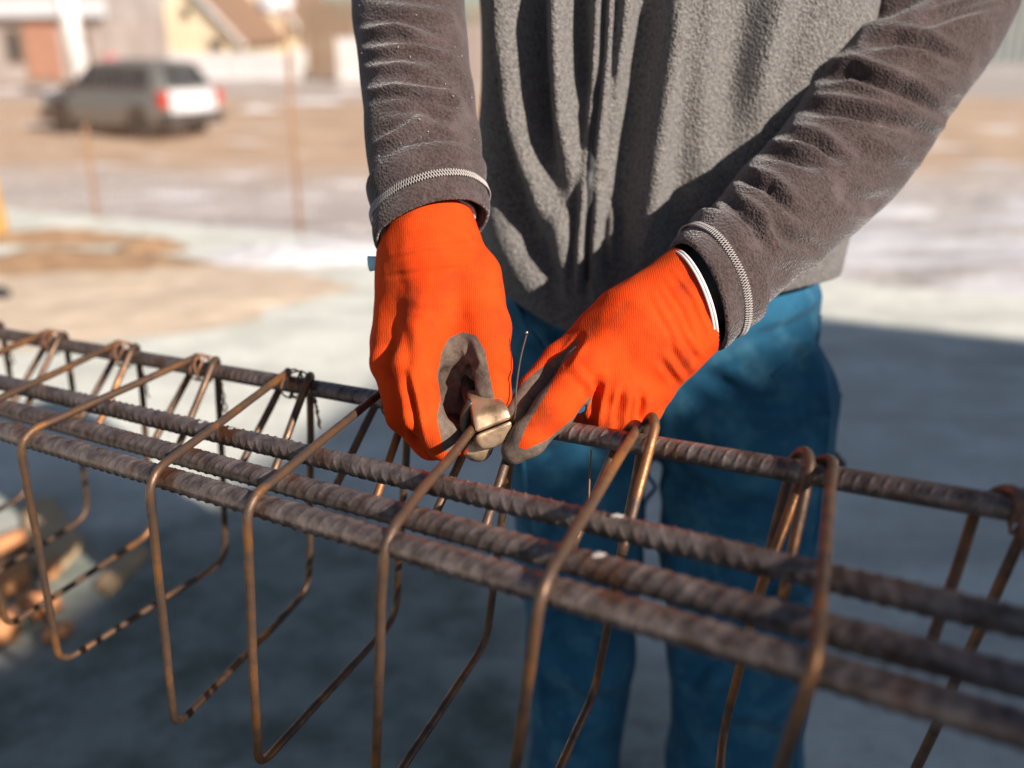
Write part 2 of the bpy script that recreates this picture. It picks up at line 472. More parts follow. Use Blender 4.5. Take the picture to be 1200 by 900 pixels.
# ================================================================== THE SETTING
def terrain_z(x, y):
    t = np.clip((y - 5) / 10, 0, 1); t = t * t * (3 - 2 * t)
    return -0.32 - 0.63 * t
def build_ground():
    def axis(lo, hi, near0, near1, step, grow):
        a = list(np.arange(near0, near1, step)); s = step; v = near1
        while v < hi: a.append(v); s *= grow; v += s
        a.append(hi); s = step; v = near0 - step
        while v > lo: a.insert(0, v); s *= grow; v -= s
        a.insert(0, lo); return np.array(a)
    X = axis(-700, 700, -14, 10, 0.16, 1.13); Y = axis(-300, 1100, 2, 26, 0.16, 1.10)
    gx, gy = np.meshgrid(X, Y, indexing='ij')
    P = np.stack([gx, gy, 0 * gx], -1).reshape(-1, 3)
    z = terrain_z(P[:, 0], P[:, 1])
    r = np.clip(1 - np.hypot(P[:, 0], P[:, 1] - 12) / 40, 0, 1)
    z = z + r * (0.05 * fbm(P, 0.7, 3) + 0.035 * fbm(P, 3.0, 5))
    P[:, 2] = z
    nx, ny = len(X), len(Y)
    i = np.arange(nx - 1)[:, None] * ny; j = np.arange(ny - 1)[None, :]
    Fc = np.stack([i + j, i + ny + j, i + ny + j + 1, i + j + 1], -1).reshape(-1, 4)
    mobj('ground', P, Fc, 'ground', kind='structure', label='muddy tan ground with thin patches of melting snow beyond the slab')
build_ground()
def build_slab():
    pts = [(-9, -9), (14, -9), (14, 6.1 - 0.4 * 14), (-9, 6.1 + 0.4 * 9)]
    V = [(x, y, 0) for x, y in pts] + [(x, y, -0.32) for x, y in pts]
    Fc = [[0, 1, 2, 3], [7, 6, 5, 4]] + [[k, k + 4, (k + 1) % 4 + 4, (k + 1) % 4] for k in range(4)]
    bm = bmesh.new()
    vs = [bm.verts.new(v) for v in V]
    for f in Fc: bm.faces.new([vs[k] for k in f])
    bmesh.ops.recalc_face_normals(bm, faces=bm.faces)
    bmesh.ops.bevel(bm, geom=list(bm.edges), offset=0.012, segments=2, affect='EDGES')
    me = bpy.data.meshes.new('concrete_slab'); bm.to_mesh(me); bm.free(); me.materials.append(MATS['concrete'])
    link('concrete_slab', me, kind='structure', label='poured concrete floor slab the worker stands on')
build_slab()

# unseen building placed behind the camera, shaped so its shadow covers slab and cage
def build_shade_building():
    hb = 6.0
    off = SUN[:2] / SUN[2] * hb
    e1 = unit(np.array([0.342, 0.94]))
    cor = np.array([0.04, 5.30])            # where its roof corner throws its shadow
    a = cor - e1 * 9.5; b = cor + unit(np.array([1, -0.44])) * 10
    c = b - e1 * 9.5
    pts = [p + off for p in (cor, a, c, b)]
    t = thing('unseen_shade_building', (*pts[0], 0), 'unseen building shaped to cast its shadow over the slab', 'building')
    def prism(poly, z0, z1):
        V = [(*p, z0) for p in poly] + [(*p, z1) for p in poly]; k = len(poly)
        return np.array(V), [list(range(k))[::-1], list(range(k, 2 * k))] + [[i, (i + 1) % k, (i + 1) % k + k, i + k] for i in range(k)]
    mid = sum(pts) / 4
    inset = [p + (mid - p) * 0.04 for p in pts]
    V, Fc = prism(inset, 0.0, hb - 0.25); mobj('wall', V, Fc, 'unseen_block_wall', t, smooth=False)  # wall of the unseen shade building
    V, Fc = prism(pts, hb - 0.25, hb); mobj('unseen_roof_slab', V, Fc, 'concrete', t, smooth=False)
build_shade_building()

# ================================================================== THE REBAR CAGE
def vdir(x, y): return unit(ray(x, y))
CD = -vdir(-990, 215)           # along the cage, to the right
CP = -vdir(1047, -40)           # across the cage, to the front
CV = vdir(380, 2500)             # down the stirrups
CX = at(689, 511, 0.84)          # a point on the rear top bar
RB, RS = 0.0082, 0.0040
def cage_pt(w, h, t): return CX + CP * w + CV * h + CD * t
cage = thing('rebar_cage', cage_pt(0.1, 0.26, 0), 'rusty reinforcement cage of ribbed bars and bent stirrups in front of the worker', 'rebar cage')
def ribbed_bar(length, r, pitch, seg=24, tilt=0.55, seed=0):
    nt = int(length / 0.0009)
    t = np.linspace(0, length, nt); a = np.linspace(0, 2 * np.pi, seg, endpoint=False)
    T, A = np.meshgrid(t, a, indexing='ij')
    half = np.where(A < np.pi, 0.0, 0.5)
    loc = np.where(A < np.pi, A, A - np.pi)
    ph = (T / pitch + tilt * (loc / np.pi) + half) % 1.0
    rib = np.exp(-((ph - 0.5 + 0.03 * np.sin(T * 311)) / 0.085) ** 2) * np.clip(np.sin(loc), 0, 1) ** 0.5
    lon = np.exp(-(((A + 0.15) % np.pi - 0.15) / 0.16) ** 2)
    wob = 0.00025 * np.sin(T * 43 + seed) * np.sin(2 * A + seed)
    R = r + 0.00125 * rib + 0.0007 * lon + wob
    bend = 0.0016 * np.sin(T * 2.1 + seed)
    V = np.stack([T - length / 2, R * np.cos(A) + bend, R * np.sin(A)], -1).reshape(-1, 3)
    n = seg; i = np.arange(nt - 1)[:, None] * n; j = np.arange(n)[None, :]; j2 = (j + 1) % n
    Fc = np.stack([i + j, i + j2, i + n + j2, i + n + j], -1).reshape(-1, 4).tolist()
    Fc.append(list(range(n))[::-1]); Fc.append([(nt - 1) * n + k for k in range(n)])
    return V, Fc
def bar_matrix(P, roll):
    x = Vector(CD); y = Vector(CP); y = (y - x * x.dot(y)).normalized(); z = x.cross(y)
    M = Matrix((x, y, z)).transposed().to_4x4()
    return Matrix.Translation(Vector(P)) @ M @ Matrix.Rotation(roll, 4, 'X')
BARS = [(0.0, 0.0, RB, 0.0100, 0.6, 1.1, 2.5, -0.45), (0.1295, 0.001, RB + 0.0004, 0.0112, -1.5, 2.2, 2.5, -0.45),
        (0.181, 0.0005, RB + 0.0010, 0.0118, 1.4, 0.4, 2.5, -0.45), (0.2215, 0.0, RB + 0.0014, 0.0120, 1.3, 3.0, 2.5, -0.45), (0.158, 0.0175, RB, 0.0108, 0.9, 1.0, 1.3, -0.95)]
for k, (w, h, r, pitch, tilt, roll, L, tc_) in enumerate(BARS):
    V, Fc = ribbed_bar(L, r, pitch, tilt=tilt, seed=k * 1.7)
    o = mobj('longitudinal_bar', V, Fc, 'rebar')
    o.matrix_world = bar_matrix(cage_pt(w, h, tc_), roll)
    M = o.matrix_world.copy()
    o.parent = cage; o.matrix_parent_inverse = Matrix.Translation(cage.location).inverted(); o.matrix_basis = M

# stirrup positions along the cage and how the two hooked ends are splayed
STIRRUPS = [(-1.04, 0.03, 0.00, 0), (-0.865, 0.028, 0.004, 0), (-0.698, 0.028, -0.01, 0), (-0.538, 0.026, -0.043, 0), (-0.379, 0.026, 0.015, 0), (-0.235, 0.024, -0.004, 0),
            (-0.104, 0.022, 0.008, 0), (0.046, 0.004, -0.006, 0.014), (0.205, -0.028, 0.004, 0.005), (0.326, 0.016, 0.0, 0), (0.47, 0.02, 0.0, 0)]
def arc(c, r, a0, a1, n=9):
    # angles in the (w, h) plane
    return [(c[0] + r * math.cos(a), c[1] + r * math.sin(a)) for a in np.linspace(a0, a1, n)]
WF, HB_ = 0.237, 0.290
def build_stirrup(t0, dl, skew, lift, seed):
    rr = RB + RS + 0.001
    rnd = np.random.default_rng(seed)
    jw, jh = rnd.normal(0, 0.003), rnd.normal(0, 0.004)
    up = -lift
    # end one: tail under the rear bar, round its back, then the top side to the front
    q = 0.7071
    tail = 0.108 + rnd.uniform(-0.008, 0.012)
    a_st = math.radians(135)                           # contact angle where the tail leaves (w,h): back-below
    e = arc((0, up * 0.3), rr, math.radians(135), math.radians(270), 9)   # back-below -> back -> top
    p0 = np.array(e[0]) + np.array([q, q]) * tail
    pts, ts = [], []
    pts.append(p0); ts.append(-0.030)
    for i, x in enumerate(e): pts.append(np.array(x)); ts.append(-0.018 + 0.018 * i / 8)
    head = len(pts)
    front = [(WF + jw, -rr + up * 0.3), (WF + jw, HB_ + jh), (-rr, HB_ + jh)]
    e2 = arc((0, up), rr, math.radians(180), math.radians(315), 9)
    tb = dl
    body = [np.array(pts[-1])] + [np.array(x) for x in front] + [np.array(e2[0])]
    tt = [0.0, skew, skew, tb * 0.8, tb]
    body3 = np.column_stack([np.array(body), tt])
    body3 = fillet(body3, [0.026, 0.022, 0.032], 9)
    pre = np.column_stack([np.array(pts), ts])
    tail2 = 0.112 + rnd.uniform(-0.01, 0.01)
    post = [np.array([x[0], x[1], tb + 0.012 * i / 8]) for i, x in enumerate(e2)]
    post.append(np.array([post[-1][0] + q * tail2, post[-1][1] + q * tail2, tb + 0.016]))
    path = np.vstack([pre[:-1], body3, np.array(post[1:])])
    path = densify(path, 0.012)
    P = CX + np.outer(path[:, 0], CP) + np.outer(path[:, 1], CV) + np.outer(path[:, 2] + t0, CD)
    P = P + 0.0008 * np.column_stack([vnoise(P, 18, seed + k) for k in range(3)])
    V, Fc = tube(P, RS * (1 + 0.03 * vnoise(P, 60, 9)), 12, up=CD)
    return mobj('stirrup', V, Fc, 'stirrup_steel', cage)
for k, (t0, dl, skew, lift) in enumerate(STIRRUPS): build_stirrup(t0, dl, skew, lift, 20 + k)

def build_tie(t0, dl, seed):
    rnd = np.random.default_rng(seed)
    parts = []
    rw = 0.00105
    for s in range(3):
        a = np.linspace(0, 2 * np.pi, 26)
        ra = RB + 2 * RS + 0.0004 + 0.0005 * s; 
        t = t0 + dl * 0.5 + (dl * 0.30 + 0.002) * np.cos(a + s * 0.9) * (1 if s % 2 else -1) + rnd.normal(0, 0.0015)
        w = ra * np.cos(a) * 0.93; h = ra * np.sin(a) * 0.93
        P = CX + np.outer(w, CP) + np.outer(h, CV) + np.outer(t, CD)
        parts.append(tube(P, rw, 6, caps=False))
    # twisted tails hanging below
    for s in range(2):
        u = np.linspace(0, 1, 14); ln = rnd.uniform(0.025, 0.045)
        w = -RB + 0.0012 * np.cos(u * 18 + s * 3.14) + 0.012 * u * rnd.uniform(-0.4, 1)
        h = RB + 2 * RS + ln * u
        t = t0 + dl + 0.01 + 0.0012 * np.sin(u * 18 + s * 3.14) + 0.012 * u * (1 if s else 0.5)
        P = CX + np.outer(w, CP) + np.outer(h, CV) + np.outer(t, CD)
        parts.append(tube(P, rw, 6))
    V, Fc = joinm(parts)
    mobj('tie_wire', V, Fc, 'tie_wire', cage)
for k, (t0, dl, skew, lift) in enumerate(STIRRUPS):
    if lift == 0 and k != 6: build_tie(t0, dl, 50 + k)

# blobs of mortar stuck on the bars
def lump(c, r, seed, squash=(1, 1, 1), n=2, amp=0.25):
    bm = bmesh.new(); bmesh.ops.create_icosphere(bm, subdivisions=n, radius=1)
    V = np.array([v.co[:] for v in bm.verts]); Fc = [[v.index for v in f.verts] for f in bm.faces]; bm.free()
    V = V * (1 + amp * fbm(V + seed * 3.1, 1.3, seed)[:, None]) * r * np.array(squash) + np.asarray(c)
    return V, Fc
for k, (px, py, w) in enumerate(((272, 503, .1295), (720, 603, .1295), (698, 652, .181), (238, 487, .1295))):
    best = min(np.linspace(-1.2, 0.5, 600), key=lambda t: abs(measure(cage_pt(w, 0, t))[0] - px))
    V, Fc = lump(cage_pt(w, -RB - 0.0004, best), 0.0030, k + 3, (1.6, 1, .5), 2, .5)
    mobj('mortar_speck', V, Fc, 'stone', cage)

# ================================================================== THE WORKER
person = thing('person', (0.185, 1.24, 0), 'worker in grey fleece jacket, blue trousers and orange gloves tying the cage with pincers', 'person')

# --- joints
SH_R, SH_L = np.array([-0.03, 1.27, 1.60]), np.array([0.405, 1.27, 1.60])
ELB_A = at(470, -75, 1.045)
WR_A = at(503, 262, 0.93)
ELB_B = at(1112, -18, 1.115)
WR_B = at(835, 335, 0.915)

LEGS = [[at(xa, 470, 1.315), at(xb, 640, 1.385), at(xc, 760, 1.445), at(xd, 900, 1.52)] for (xa, xb, xc, xd) in ((672, 680, 681, 674), (882, 868, 865, 859))]
def build_body():
    hipc = np.array([0.185, 1.25, 0.93])
    segs = [(np.array([.185, 1.25, .95]), np.array([.185, 1.25, 1.2]), .09, .10), (np.array([.185, 1.25, 1.2]), np.array([.185, 1.26, 1.48]), .10, .11),
            (np.array([.185, 1.26, 1.5]), np.array([.185, 1.24, 1.72]), .07, .055),
            (np.array([.185, 1.22, 1.78]), np.array([.185, 1.235, 1.86]), .078, .088),
            (np.array([.185, 1.135, 1.80]), np.array([.185, 1.15, 1.83]), .014, .010),        # nose
            (np.array([.185, 1.17, 1.715]), np.array([.185, 1.15, 1.72]), .035, .03),         # chin
            (np.array([.10, 1.235, 1.80]), np.array([.10, 1.24, 1.83]), .013, .017), (np.array([.27, 1.235, 1.80]), np.array([.27, 1.24, 1.83]), .013, .017),
            (SH_R, np.array([.185, 1.26, 1.5]), .06, .09), (SH_L, np.array([.185, 1.26, 1.5]), .06, .09),
            (SH_R, ELB_A, .045, .036), (ELB_A, WR_A, .034, .027), (SH_L, ELB_B, .045, .036), (ELB_B, at(985, 190, 1.035), .036, .034), (at(985, 190, 1.035), WR_B, .034, .027)]
    for s in (-1, 1):
        lg = LEGS[0 if s < 0 else 1]; foot = np.array([lg[3][0], lg[3][1] + .02, .09])
        segs += [(np.array([.185 + s * .08, 1.25, .93]), lg[1], .065, .050), (lg[1], lg[2], .050, .045), (lg[2], foot, .042, .034), (foot + [0, .02, -.035], foot + [0, -.12, -.05], .030, .026)]
    def fn(P):
        d = None
        for a, b, ra, rb in segs:
            x = cone_sdf(P, a, b, ra, rb)
            d = x if d is None else smin(d, x, 0.03)
        for s in (-1, 1):                                       # eye sockets
            d = np.maximum(d, -(np.linalg.norm(P - np.array([.185 + s * .032, 1.128, 1.825]), axis=1) - .014))
        m = np.linalg.norm((P - np.array([.185, 1.13, 1.752])) / np.array([2.6, 1, .5]), axis=1) - .010
        return np.maximum(d, -m)
    V, Q = surfnet(fn, (-.16, .72, 0.0), (.60, 1.42, 1.97), 0.0105, 2)
    mobj('body', V, Q, 'skin', person)
    V, Q = surfnet(lambda P: np.maximum(cone_sdf(P, np.array([.185, 1.24, 1.83]), np.array([.185, 1.25, 1.88]), .098, .094), -np.minimum(P[:, 1] - 1.175, P[:, 2] - 1.72) * 1.0 - 0.0), (.05, 1.1, 1.68), (.32, 1.38, 2.02), 0.008, 2)
    mobj('hair', V, Q, 'hair', person)
    for s in (-1, 1):
        V, Fc = lump(np.array([.185 + s * .032, 1.137, 1.825]), .011, 2, amp=0); mobj('eye', V, Fc, 'plate_white', person)
build_body()

# --- jacket body
def grid_faces(m, n):
    i = np.arange(m - 1)[:, None] * n; j = np.arange(n)[None, :]; j2 = (j + 1) % n
    return np.stack([i + j, i + j2, i + n + j2, i + n + j], -1).reshape(-1, 4)
TORSO_FOLDS = [
    ([(588, -60), (590, 40), (592, 100), (603, 160), (625, 230), (650, 300)], 13, 0.010),
    ([(624, -60), (626, 40), (631, 120), (638, 180)], 13, -0.015),
    ([(655, -60), (656, 60), (660, 140), (672, 220)], 12, 0.011),
    ([(681, -60), (680, 40), (683, 110)], 9, -0.010),
    ([(703, -60), (698, 50), (692, 130), (686, 200)], 4.5, 0.007),
    ([(719, -60), (713, 50), (706, 130), (697, 195)], 4.5, 0.007),
    ([(742, -60), (732, 40), (720, 105)], 7, 0.007),
    ([(772, -60), (758, 60), (738, 170), (727, 260), (722, 330)], 17, -0.016),
    ([(805, -60), (790, 60), (768, 170), (752, 260), (742, 330)], 24, 0.009),
    ([(686, 205), (681, 270), (678, 345)], 5, 0.008),
    ([(702, 225), (698, 280), (696, 345)], 5.5, 0.009),
    ([(717, 245), (715, 320)], 5, 0.006),
    ([(570, 30), (580, 120), (597, 200), (622, 270), (660, 345)], 17, -0.013),
    ([(660, 240), (655, 300), (668, 360)], 9, 0.005),
    ([(838, -40), (828, 90), (815, 240)], 18, 0.004),
    ([(812, -40), (800, 90), (792, 220), (786, 260)], 12, -0.004),
    ([(880, -40), (865, 60), (850, 160)], 18, -0.005),
    ([(930, -60), (905, 40), (880, 120)], 14, 0.004),
]
TORSO_FOLDS = [(l, w, a * 1.42) for l, w, a in TORSO_FOLDS]
def build_jacket():
    m, n = 300, 560
    z = np.linspace(1.045, 1.655, m)
    a = np.linspace(0, 2 * np.pi, n, endpoint=False)
    Z, A = np.meshgrid(z, a, indexing='ij')
    hw = np.interp(z, [1.045, 1.12, 1.25, 1.40, 1.50, 1.58, 1.62, 1.655], [.222, .229, .228, .226, .222, .17, .10, .085])
    hd = np.interp(z, [1.045, 1.12, 1.25, 1.40, 1.50, 1.58, 1.62, 1.655], [.128, .140, .142, .145, .140, .11, .09, .085])
    ca, sa = np.cos(A), np.sin(A)
    e = 0.72
    X = 0.187 + hw[:, None] * np.sign(ca) * np.abs(ca) ** e
    Y = 1.225 + hd[:, None] * np.sign(sa) * np.abs(sa) ** e
    # hem dips in front of the left thigh
    V = np.stack([X, Y, Z], -1).reshape(-1, 3)
    hem = np.clip(1 - (V[:, 2] - 1.045) / 0.16, 0, 1)
    fr = np.clip((1.23 - V[:, 1]) / 0.13, 0, 1)
    V[:, 2] += hem * (0.018 - 0.058 * fr * np.exp(-((V[:, 0] - 0.10) / 0.14) ** 2))
    Fc = grid_faces(m, n)
    N = vnormals(V, Fc)
    if ((V - [0.187, 1.245, 0]) * N * [1, 1, 0]).sum() < 0: N = -N; Fc = Fc[:, ::-1]
    V = V + N * (0.006 * fbm(V * [1, 1, .35], 9, 2, 2))[:, None]
    V = creases(V, N, TORSO_FOLDS)
    # hem band: a turned edge
    b = np.clip((V[:, 2] - 1.045) / 0.03, 0, 1)
    N2 = vnormals(V, Fc)
    V = V - N2 * (0.006 * (1 - b) ** 2)[:, None]
    # inner turn of the hem
    k = 14
    inner = V[:n][None] - N2[:n][None] * (0.004 + 0.0 * np.arange(k))[:, None, None] + np.array([0, 0, 1.0]) * (np.linspace(0, 0.09, k))[:, None, None]
    Vi = inner.reshape(-1, 3); Fi = grid_faces(k, n)[:, ::-1] + len(V)
    br = np.stack([np.arange(n), (np.arange(n) + 1) % n, (np.arange(n) + 1) % n + len(V), np.arange(n) + len(V)], -1)
    jk = mobj('jacket', np.vstack([V, Vi]), np.vstack([Fc, Fi, br[:, ::-1]]), 'fleece_grey', person, label='heather grey fleece jacket front with deep vertical folds')
    # zip: dark tape with teeth between the two welts
    line = np.array([(711, -40), (706, 40), (699, 130), (692, 200), (690, 260), (688, 340)], float)
    q = measure(V); front = np.where(V[:, 1] < 1.2)[0]
    P = []
    for zz in np.linspace(1.40, 1.075, 110):
        row = front[np.abs(V[front, 2] - zz) < 0.0022]
        yy = q[row, 1].mean()
        xx = np.interp(yy, line[:, 1], line[:, 0])
        P.append(V[row[np.argmin(np.abs(q[row, 0] - xx))]] + np.array([0, -0.0006, 0]))
    P = np.array(P); 
    for _ in range(3): P[1:-1] = (P[:-2] + P[1:-1] * 2 + P[2:]) / 4
    V1, F1 = tube(P + np.array([0, -.0012, 0]), 0.0044, 8, flat=0.5)
    mobj('zipper', V1, F1, 'zip_dark', jk)
    return jk
jacket = build_jacket()

def sleeve(path, rad, t_end, folds, name, seed, n=150, m=230, flat=0.92):
    P = spline(path, m)
    r = np.interp(np.linspace(0, 1, m), np.linspace(0, 1, len(rad)), rad)
    T, A, B = frames(P, t_end=t_end, up=np.array([0, 1.0, 0]))
    a = np.linspace(0, 2 * np.pi, n, endpoint=False)
    V = P[:, None, :] + r[:, None, None] * (flat * np.cos(a)[None, :, None] * A[:, None, :] + np.sin(a)[None, :, None] * B[:, None, :])
    V = V.reshape(-1, 3); Fc = grid_faces(m, n)
    N = vnormals(V, Fc)
    cen = np.repeat(P, n, axis=0)
    if ((V - cen) * N).sum() < 0: N = -N; Fc = Fc[:, ::-1]
    V = V + N * (0.0035 * fbm(V, 14, seed, 2))[:, None]
    V = creases(V, N, folds, taper=0.3)
    return V, Fc, P, r
def cuff(P, r, t_end, seed, width, extra=0.0045, thick=0.0042, n=150):
    """turned cuff at the end of a sleeve: outer skin, rolled rim, inner skin"""
    L = np.concatenate([[0], np.cumsum(np.linalg.norm(np.diff(P[::-1], axis=0), axis=1))])
    k = np.searchsorted(L, width)
    Q = P[len(P) - k:]; rr = r[len(P) - k:]
    T, A, B = frames(P, t_end=t_end, up=np.array([0, 1.0, 0]))
    A, B, T = A[len(P) - k:], B[len(P) - k:], T[len(P) - k:]
    a = np.linspace(0, 2 * np.pi, n, endpoint=False)
    rings = []
    u = np.linspace(0, 1, k)
    prof = [(i, extra * (0.35 + 0.65 * min(1, u[i] * 9)) + 0.0012 * math.sin(u[i] * 9)) for i in range(k)]
    for i, e in prof: rings.append((Q[i], rr[i] + e, i))
    end = Q[-1]; tt = T[-1]
    for ang in np.linspace(0.3, np.pi, 6): rings.append((end + tt * thick * 0.5 * math.sin(ang), rr[-1] + extra - thick * 0.5 * (1 - math.cos(ang)), k - 1))
    for i in range(k - 1, max(k - 12, 0), -1): rings.append((Q[i], rr[i] + extra - thick, i))
    V = []
    for c, rad, i in rings:
        V.append(c + rad * (0.92 * np.cos(a)[:, None] * A[i] + np.sin(a)[:, None] * B[i]))
    V = np.array(V).reshape(-1, 3); Fc = grid_faces(len(rings), n)
    N = vnormals(V, Fc)
    V = V + N * 0 + 0.0016 * np.column_stack([fbm(V, 22, seed + q, 2) for q in range(3)])
    # stitching: a zigzag cover seam round the cuff
    st = []
    i = int(k * 0.60)
    for ph in (0, 1):
        ang = np.linspace(0, 2 * np.pi, 141)
        if ph < 2: off = np.where((np.arange(141) + ph) % 2 == 0, 0.0036, -0.0036)
        else: off = np.full(141, 0.0042)
        R = rr[i] + extra + 0.0012
        X = Q[i] + R * (0.92 * np.cos(ang)[:, None] * A[i] + np.sin(ang)[:, None] * B[i]) + off[:, None] * T[i]
        X = X + 0.0016 * np.column_stack([fbm(X, 22, seed + q, 2) for q in range(3)])
        st.append(tube(X, 0.00072, 5, caps=False, up=T[i]))
    return V, Fc, joinm(st), (Q[-1], T[-1], A[-1], B[-1], rr[-1])
def pxdir(dx, dy, dz): return unit(dx * AX_R - dy * AX_U + dz * AX_F)

FOLDS_A = [([(418, 38), (466, 32), (515, 50)], 5, .0045), ([(422, 60), (484, 55), (530, 66)], 4.5, .004), ([(425, 82), (470, 77), (500, 82)], 4.5, .004),
           ([(424, 108), (465, 103), (521, 111), (550, 125)], 5, .005), ([(438, 172), (465, 158), (498, 138)], 5, .0045), ([(440, 195), (470, 188), (520, 190)], 5, .003),
           ([(450, 130), (490, 126), (545, 150)], 6, -.003), ([(430, 5), (480, 12), (530, 18)], 6, .003), ([(520, 80), (545, 110), (556, 170)], 7, -.003)]
FOLDS_B = [([(1079, 30), (1125, 14), (1175, 2)], 5, -.007), ([(1020, 52), (1050, 46), (1085, 51), (1128, 74)], 6, -.008), ([(960, 90), (999, 84), (1060, 106), (1120, 142)], 7, -.010),
           ([(938, 127), (981, 129), (1041, 140), (1100, 163)], 6.5, -.008), ([(918, 158), (957, 166), (985, 186)], 6, -.008), ([(886, 178), (920, 182), (957, 194)], 6, -.007),
           ([(862, 205), (901, 219), (932, 250)], 6, -.008), ([(988, 225), (1018, 238), (1045, 232)], 8, -.0035), ([(848, 232), (883, 259), (899, 292)], 6.5, -.008),
           ([(899, 262), (930, 283), (960, 292)], 7, -.0045), ([(905, 318), (930, 320)], 8, -.002), ([(985, 150), (1040, 172), (1085, 195)], 9, .004), ([(1090, 95), (1130, 110)], 8, .004),
           ([(1000, 20), (1040, 10), (1090, -10)], 8, -.007)]
FOLDS_A = [(l, w, a * 1.3) for l, w, a in FOLDS_A]; FOLDS_B = [(l, w, a * 1.35) for l, w, a in FOLDS_B]
# sleeve of the arm holding the pincers
tA = pxdir(0.34, 0.94, -0.35)
VA, FA, PA, RA = sleeve([SH_R + [0.01, -.01, .01], (SH_R + ELB_A) / 2 + [-.012, -.01, 0], ELB_A, at(480, 0, 1.02), at(487, 75, 0.99), at(494, 150, 0.965), at(500, 205, .95), at(507, 268, 0.932)],
                        [.085, .078, .066, .060, .0585, .0565, .0555, .0535, .0520], tA, FOLDS_A, 'a', 3)
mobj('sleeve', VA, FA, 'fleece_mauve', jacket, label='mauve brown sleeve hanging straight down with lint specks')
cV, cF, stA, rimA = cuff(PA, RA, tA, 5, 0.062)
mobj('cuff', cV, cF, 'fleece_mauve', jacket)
mobj('stitching', stA[0], stA[1], 'thread', jacket)
# sleeve of the arm reaching across
tB = pxdir(-0.92, 0.34, -0.22)
VB, FB, PB, RB_ = sleeve([SH_L + [-0.01, -.01, .01], (SH_L + ELB_B) / 2 + [.03, -.02, 0], ELB_B + [.002, 0, 0], at(1082, 42, 1.09), at(1035, 112, 1.065), at(982, 188, 1.032), at(898, 268, .966), at(818, 345, .906)],
                         [.084, .080, .077, .075, .073, .071, .064, .0560, .0500], tB, FOLDS_B, 'b', 8)
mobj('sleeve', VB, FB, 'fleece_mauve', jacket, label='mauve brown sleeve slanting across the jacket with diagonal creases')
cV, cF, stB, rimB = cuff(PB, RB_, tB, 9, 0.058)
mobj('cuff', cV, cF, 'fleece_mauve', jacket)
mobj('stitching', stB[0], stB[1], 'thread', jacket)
# dark shirt sleeves showing in the gap between cuff and glove
for e_, w_ in ((at(495, 180, .955), at(504, 275, .930)), (at(900, 268, .964), at(806, 357, .905))):
    V, Fc = tube(np.array([e_, (e_ + w_) / 2, w_]), [.036, .036, .034], 24); mobj('shirt_sleeve', V, Fc, 'zip_dark', person)
# lint on the sleeve
def lint():
    parts = []
    q = measure(VA); N = vnormals(VA, FA)
    view = VA - C0; face = -(N * view).sum(1)
    cand = np.where((q[:, 1] > 5) & (q[:, 1] < 200) & (face > 0.3))[0]
    for k in rng.choice(cand, 26, replace=False):
        d = rng.normal(size=3); d = unit(d - N[k] * (d @ N[k])) * rng.uniform(.0004, .0014)
        parts.append(tube(np.array([VA[k] + N[k] * .0012 - d, VA[k] + N[k] * .0018, VA[k] + N[k] * .001 + d * .7 + rng.normal(size=3) * .0005]), rng.uniform(.0002, .00045), 5))
    V, Fc = joinm(parts)
    mobj('lint', V, Fc, 'thread', jacket, kind='stuff')
lint()

